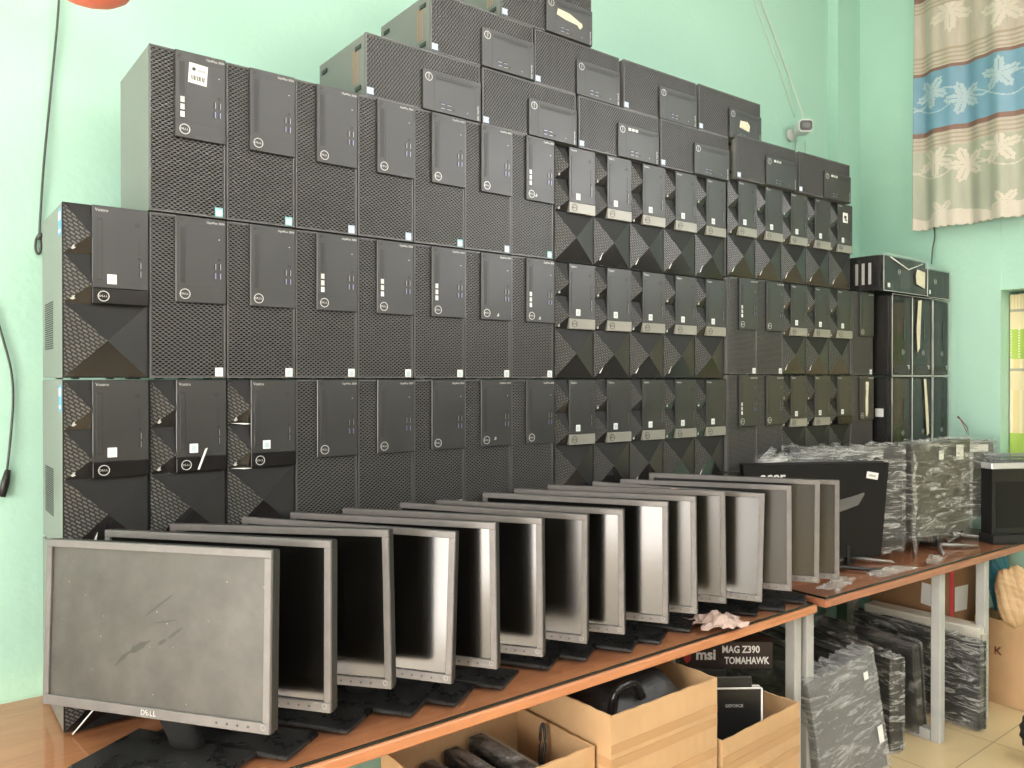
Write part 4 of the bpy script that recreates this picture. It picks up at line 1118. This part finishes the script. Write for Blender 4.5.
# printed hardware box
t = thing('printed_box', 'dark motherboard box with red emblem and white lettering under the table edge', 'box', (1.893, 1.588, CZ - .888), (0, 0, R(-38)))
mbx = P('dark_brown_carton', (.022, .014, .014), .4)
MB().box(0, .285, 0, .06, 0, .082, mbx, .001).build('box_body', t)
g = MB(); wt = P('white_print', (.80, .80, .80), .5)
text_geo(g, 'msi', .045, wt, .050, .042, y=-.0006, align='LEFT', sx=1.0, bold=.0014); g.build('lettering', t); g = MB(); text_geo(g, 'MAG Z390', .030, wt, .130, .058, y=-.0006, align='LEFT', sx=.84, bold=.0008); g.build('lettering', t); g = MB(); text_geo(g, 'TOMAHAWK', .030, wt, .138, .024, y=-.0006, align='LEFT', sx=.76, bold=.0008)
g.build('lettering', t)
MB().prism([(.012, .030), (.022, .016), (.034, .026), (.036, .050), (.024, .060), (.014, .05)], -.001, -.0004, P('red_emblem', (.35, .03, .03), .4)).build('emblem', t)
tag(MB().box(.03, .17, .002, .07, 0.002, CZ - .889, blackm_m, .004).build('dark_carton', loc=(1.87, 1.60, 0), rot=(0, 0, R(-38))), 'plain black carton behind the smaller cardboard box, under the printed box', 'box')

# wrapped panels on the floor
def floor_panel(label, P0, P1, z1, th, seed, mat=filmt_m, body=None, rz_tilt=0, lean=0, name='wrapped_monitor', topmess=.010, roll=0, group='film wrapped monitors on the floor'):
    t, L = flat_panel(name, label, 'monitor', P0, P1, 0, .001, th, None, group)
    t.rotation_euler = (R(lean), R(roll), t.rotation_euler.z)
    MB().box(.003, L - .003, .003, th - .003, .006, z1 - .004, body or black_m, .005).build('back_shell', t)
    MB().box(0.0, L, th - .002, th + .008, .004, z1, black_m, .003).build('bezel', t)
    o = wrap_shell(L, .006, z1, -.002, th + .010, mat, seed, amp=.004, topmess=topmess).build('plastic_wrap', t); o['label'] = 'clear stretch film'
    return t
p1 = floor_panel('big film wrapped monitor facing out on the floor beside the table legs', (2.285, 1.335), (2.63, 1.30), .395, .06, 21, mat=filmd_m, body=P('light_grey_plastic', (.07, .075, .078), .5), lean=-5, roll=-7, topmess=.02)
for a, b in ((.72, .25), (.93, .10)): pass
MB().box(.27, .292, -.010, -.008, .32, .345, white_m).build('paper_label', p1)
MB().box(.30, .325, -.010, -.008, .10, .155, white_m).build('paper_tag', p1)
floor_panel('slim film wrapped monitor edge on, next to the big wrapped one', (2.925, 1.78), (2.80, 1.385), CZ - 1.005, .055, 22, mat=film_m)
floor_panel('tilted film wrapped monitor between its neighbours, just left of the grey table leg', (3.05, 1.80), (3.02, 1.385), CZ - .995, .05, 23, lean=7)
floor_panel('film wrapped black monitor with shiny film streaks, beyond the grey table leg', (3.29, 1.80), (3.235, 1.262), CZ - 1.005, .045, 24, mat=film_m)
floor_panel('dark wrapped monitor in shadow behind the big wrapped one', (2.66, 1.83), (2.60, 1.47), CZ - .96, .05, 25)
floor_panel('dark wrapped monitor deepest in shadow beside the rear table leg', (2.46, 1.85), (2.42, 1.50), CZ - .93, .05, 26)
beige = P('cream_white_case', (.62, .60, .52), .45)
t = thing('white_case', 'cream white flat computer case standing on the floor under the table', 'computer case', (3.335, 1.30, 0), (0, 0, R(2)))
MB().box(0, .085, 0, .46, .006, CZ - .975, beige, .006, seg=2).build('case_body', t)
MB().box(.012, .073, -.004, -.0005, .02, CZ - 1.0, P('cream_front', (.55, .53, .46), .5), .002).build('front_cover', t)
MB().disc(.042, .31, .008, -.006, -.004, silver_m, 12).build('power_button', t)
t = carton('tall brown cardboard box with red tape and papers, behind the cream case', 3.465, 1.47, .355, .34, CZ - .745, 0, mat=cardd_m, tape=False)
MB().box(.008, .036, -.002, -.001, .30, CZ - .76, P('red_tape', (.75, .05, .10), .4)).build('red_tape', t)
MB().add([(.045, -.003, .365), (.165, -.003, .355), (.17, -.006, .462), (.05, -.002, .468)], [[0, 1, 2, 3]], white_m).build('paper_sheet', t)
MB().add([(-.004, .035, .375), (-.002, .115, .385), (-.002, .11, .475), (-.004, .04, .47)], [[0, 1, 2, 3]], white_m).build('paper_sheet', t)
tE = carton('light cardboard box by the side wall, stuffed with a paper sack', 3.59, 1.20, .235, .22, CZ - .995, 0, tape=False)
g = MB(); redp = P('red_print', (.75, .03, .06), .5)
text_geo(g, 'K', .05, redp, 0, 0, y=-.0006); g.v = [(-.001, -x + .130, z + .22) for x, y, z in g.v]; g.build('red_print', tE)
g = MB()
for k in range(5): g.box(.14, .19, -.001, -.0003, .12 + k * .018, .128 + k * .018, cardd_m)
g.build('carton_print', tE)
crumple('paper_sack', 'crumpled tan paper sack sticking out of the light cardboard box', 'sack', (3.665, 1.29, CZ - 1.05), .062, P('tan_paper', (.50, .34, .18), .6), 8, flat=2.0, amp=.5, n=30)
for k, (a, b, c_) in enumerate(((3.72, 1.29, .16), (3.75, 1.31, .13), (3.78, 1.28, .19), (3.77, 1.34, .10))):
    g = MB(); g.tube([(a, b, .02), (a + .02, b - .02, CZ - .99 + .10), (a + c_ * .25, b - .05, CZ - .99 + c_)], .006, P('pale_wood_stick', (.5, .4, .28), .6), 6)
    tag(g.build('wood_stick'), ['pale stick standing in the light carton next to the sack', 'second pale stick in the light carton', 'longest pale stick leaning in the light carton', 'shortest pale stick at the back of the light carton'][k], 'stick', 'sticks in the light carton')
crumple('blue_bag', 'teal blue plastic bag behind the paper sack', 'bag', (3.71, 1.375, CZ - .99), .06, P('teal_plastic', (.02, .16, .22), .3), 15, flat=1.5, amp=.4, stretch=(1, .5))
# ribbed wheel at the corner
wpos = Vector((3.16, .985, .0)); t = thing('ribbed_wheel', 'black ribbed rubber wheel at the lower right corner', 'wheel', wpos, (0, 0, R(-50)))
g = MB(); vs = []; fs = []; n = 40
for k in range(n):
    q = 2 * math.pi * k / n; rr = .105 + (.006 if k % 2 else 0)
    for yy, r2 in ((-.03, .88), (-.022, 1), (.022, 1), (.03, .88)): vs.append((rr * r2 * math.cos(q), yy, .112 + rr * r2 * math.sin(q)))
for k in range(n):
    j = (k + 1) % n
    for i in range(3): fs.append([k * 4 + i, k * 4 + i + 1, j * 4 + i + 1, j * 4 + i])
fs.append([k * 4 for k in range(n)]); fs.append([k * 4 + 3 for k in range(n)][::-1])
g.add(vs, fs, rubber_m); g.build('tyre', t)
MB().disc(0, .112, .05, -.034, -.0305, steelleg_m, 20).build('hub', t)

# ------------------------------------------------------------------ remove nothing; lights
def area(name, loc, rot, sx, sy, power, col=(1, 1, 1)):
    l = bpy.data.lights.new(name, 'AREA'); l.shape = 'RECTANGLE'; l.size = sx; l.size_y = sy; l.energy = power; l.color = col
    o = bpy.data.objects.new(name, l); C.objects.link(o); o.location = loc; o.rotation_euler = rot; return o
# two daylight windows in the wall behind the viewer, frames with them
def daylight_window(n_, x0, x1, z0, z1, power):
    g = MB(); y = YB + .001
    for a, b, c_, d in ((x0 - .05, x0, z0 - .05, z1 + .05), (x1, x1 + .05, z0 - .05, z1 + .05), (x0, x1, z1, z1 + .05), (x0, x1, z0 - .05, z0), ((x0 + x1) / 2 - .02, (x0 + x1) / 2 + .02, z0, z1)):
        g.box(a, b, y, y + .04, c_, d, fm)
    struct(g.build(f'window_{n_}'))
    area('daylight', ((x0 + x1) / 2, YB + .05, (z0 + z1) / 2), (R(90), 0, 0), x1 - x0, z1 - z0, power, (1, .98, .975))
daylight_window(2, -2.2, -.4, 2.1, 3.4, 16)
daylight_window(3, .6, 3.2, 2.1, 3.4, 16)
# unseen tube lamps added to brighten the ceiling, glowing up and down
for i, (x, y, pd, pu) in enumerate(((-.5, -.3, 6, 60), (2.2, -.6, 3, 45), (.8, -2.2, 4, 60))):
    t = thing('added_ceiling_lamp', ['added unseen tube lamp above the near end of the table', 'added unseen tube lamp above the far end of the table', 'added unseen tube lamp behind the viewer'][i], 'lamp', (x, y, ZC - .3))
    MB().box(-.62, .62, -.012, .012, -.012, .012, whp, .004).build('added_lamp_housing', t)
    MB().tube([(-.5, 0, .012), (-.5, 0, .299)], .004, whp, 6).build('added_lamp_rod', t); MB().tube([(.5, 0, .012), (.5, 0, .299)], .004, whp, 6).build('added_lamp_rod', t)
    area('tube', (x, y, ZC - .32), (0, 0, 0), 1.2, .06, pd, (1, .95, .93))  # downward light of the added unseen lamp
    area('tube', (x, y, ZC - .28), (R(180), 0, 0), 1.2, .06, pu, (1, .95, .93))  # upward light of the added unseen lamp
# glazed door in the left wall, daylight falling through it
g = MB()
for a, b, c_, d in ((-.88, -.80, 0, 2.3), (1.40, 1.48, 0, 2.3), (.27, .33, 0, 2.3), (-.8, 1.40, 2.22, 2.3)): g.box(XL, XL + .05, a, b, c_, d, fm)
struct(g.build('door_1'))
area('daylight', (XL + .06, .30, 1.11), (R(90), 0, R(-90)), 2.2, 2.2, 190, (1, .935, .87))
dark_panel_m = P('added_dark_panel', (.10, .11, .10), .6)  # unseen dark panels added to darken low reflections in the towers
struct(MB().box(XL, XW, YB, YB + .02, 0, 1.5, dark_panel_m).build('added_dark_front'))
struct(MB().box(XW - .02, XW, YB + .02, .08, 0, 1.6, dark_panel_m).build('added_dark_right'))
g = MB()
for a, b, c_, d in ((-2.75, -2.7, 2.05, 3.35), (-.15, -.10, 2.05, 3.35), (-1.45, -1.4, 2.1, 3.3), (-2.7, -.15, 3.3, 3.35), (-2.7, -.15, 2.05, 2.1)): g.box(XW - .04, XW, a, b, c_, d, fm)
struct(g.build('window_4'))
area('daylight', (XW - .05, -1.42, 2.7), (R(90), 0, R(90)), 2.55, 1.2, 62, (.98, .97, 1))
w_ = bpy.data.worlds.new('sky'); SC.world = w_; w_.use_nodes = True
bgn = w_.node_tree.nodes['Background']; bgn.inputs[0].default_value = (.8, .9, 1, 1); bgn.inputs[1].default_value = .6

# ------------------------------------------------------------------ camera
cd = bpy.data.cameras.new('viewer'); cam = bpy.data.objects.new('viewer', cd); C.objects.link(cam)
cd.sensor_width = 36; cd.lens = 36 * FL / 1024; cd.clip_start = .02
cam.location = (0, 0, CZ); cam.rotation_euler = (R(90) - 5 / FL, 0, -math.atan2(sn, cs))
SC.camera = cam
SC.view_settings.view_transform = 'Standard'; SC.view_settings.look = 'None'; SC.view_settings.gamma = 1; SC.view_settings.exposure = 0.12
SC.cycles.max_bounces = 8; SC.cycles.transparent_max_bounces = 16
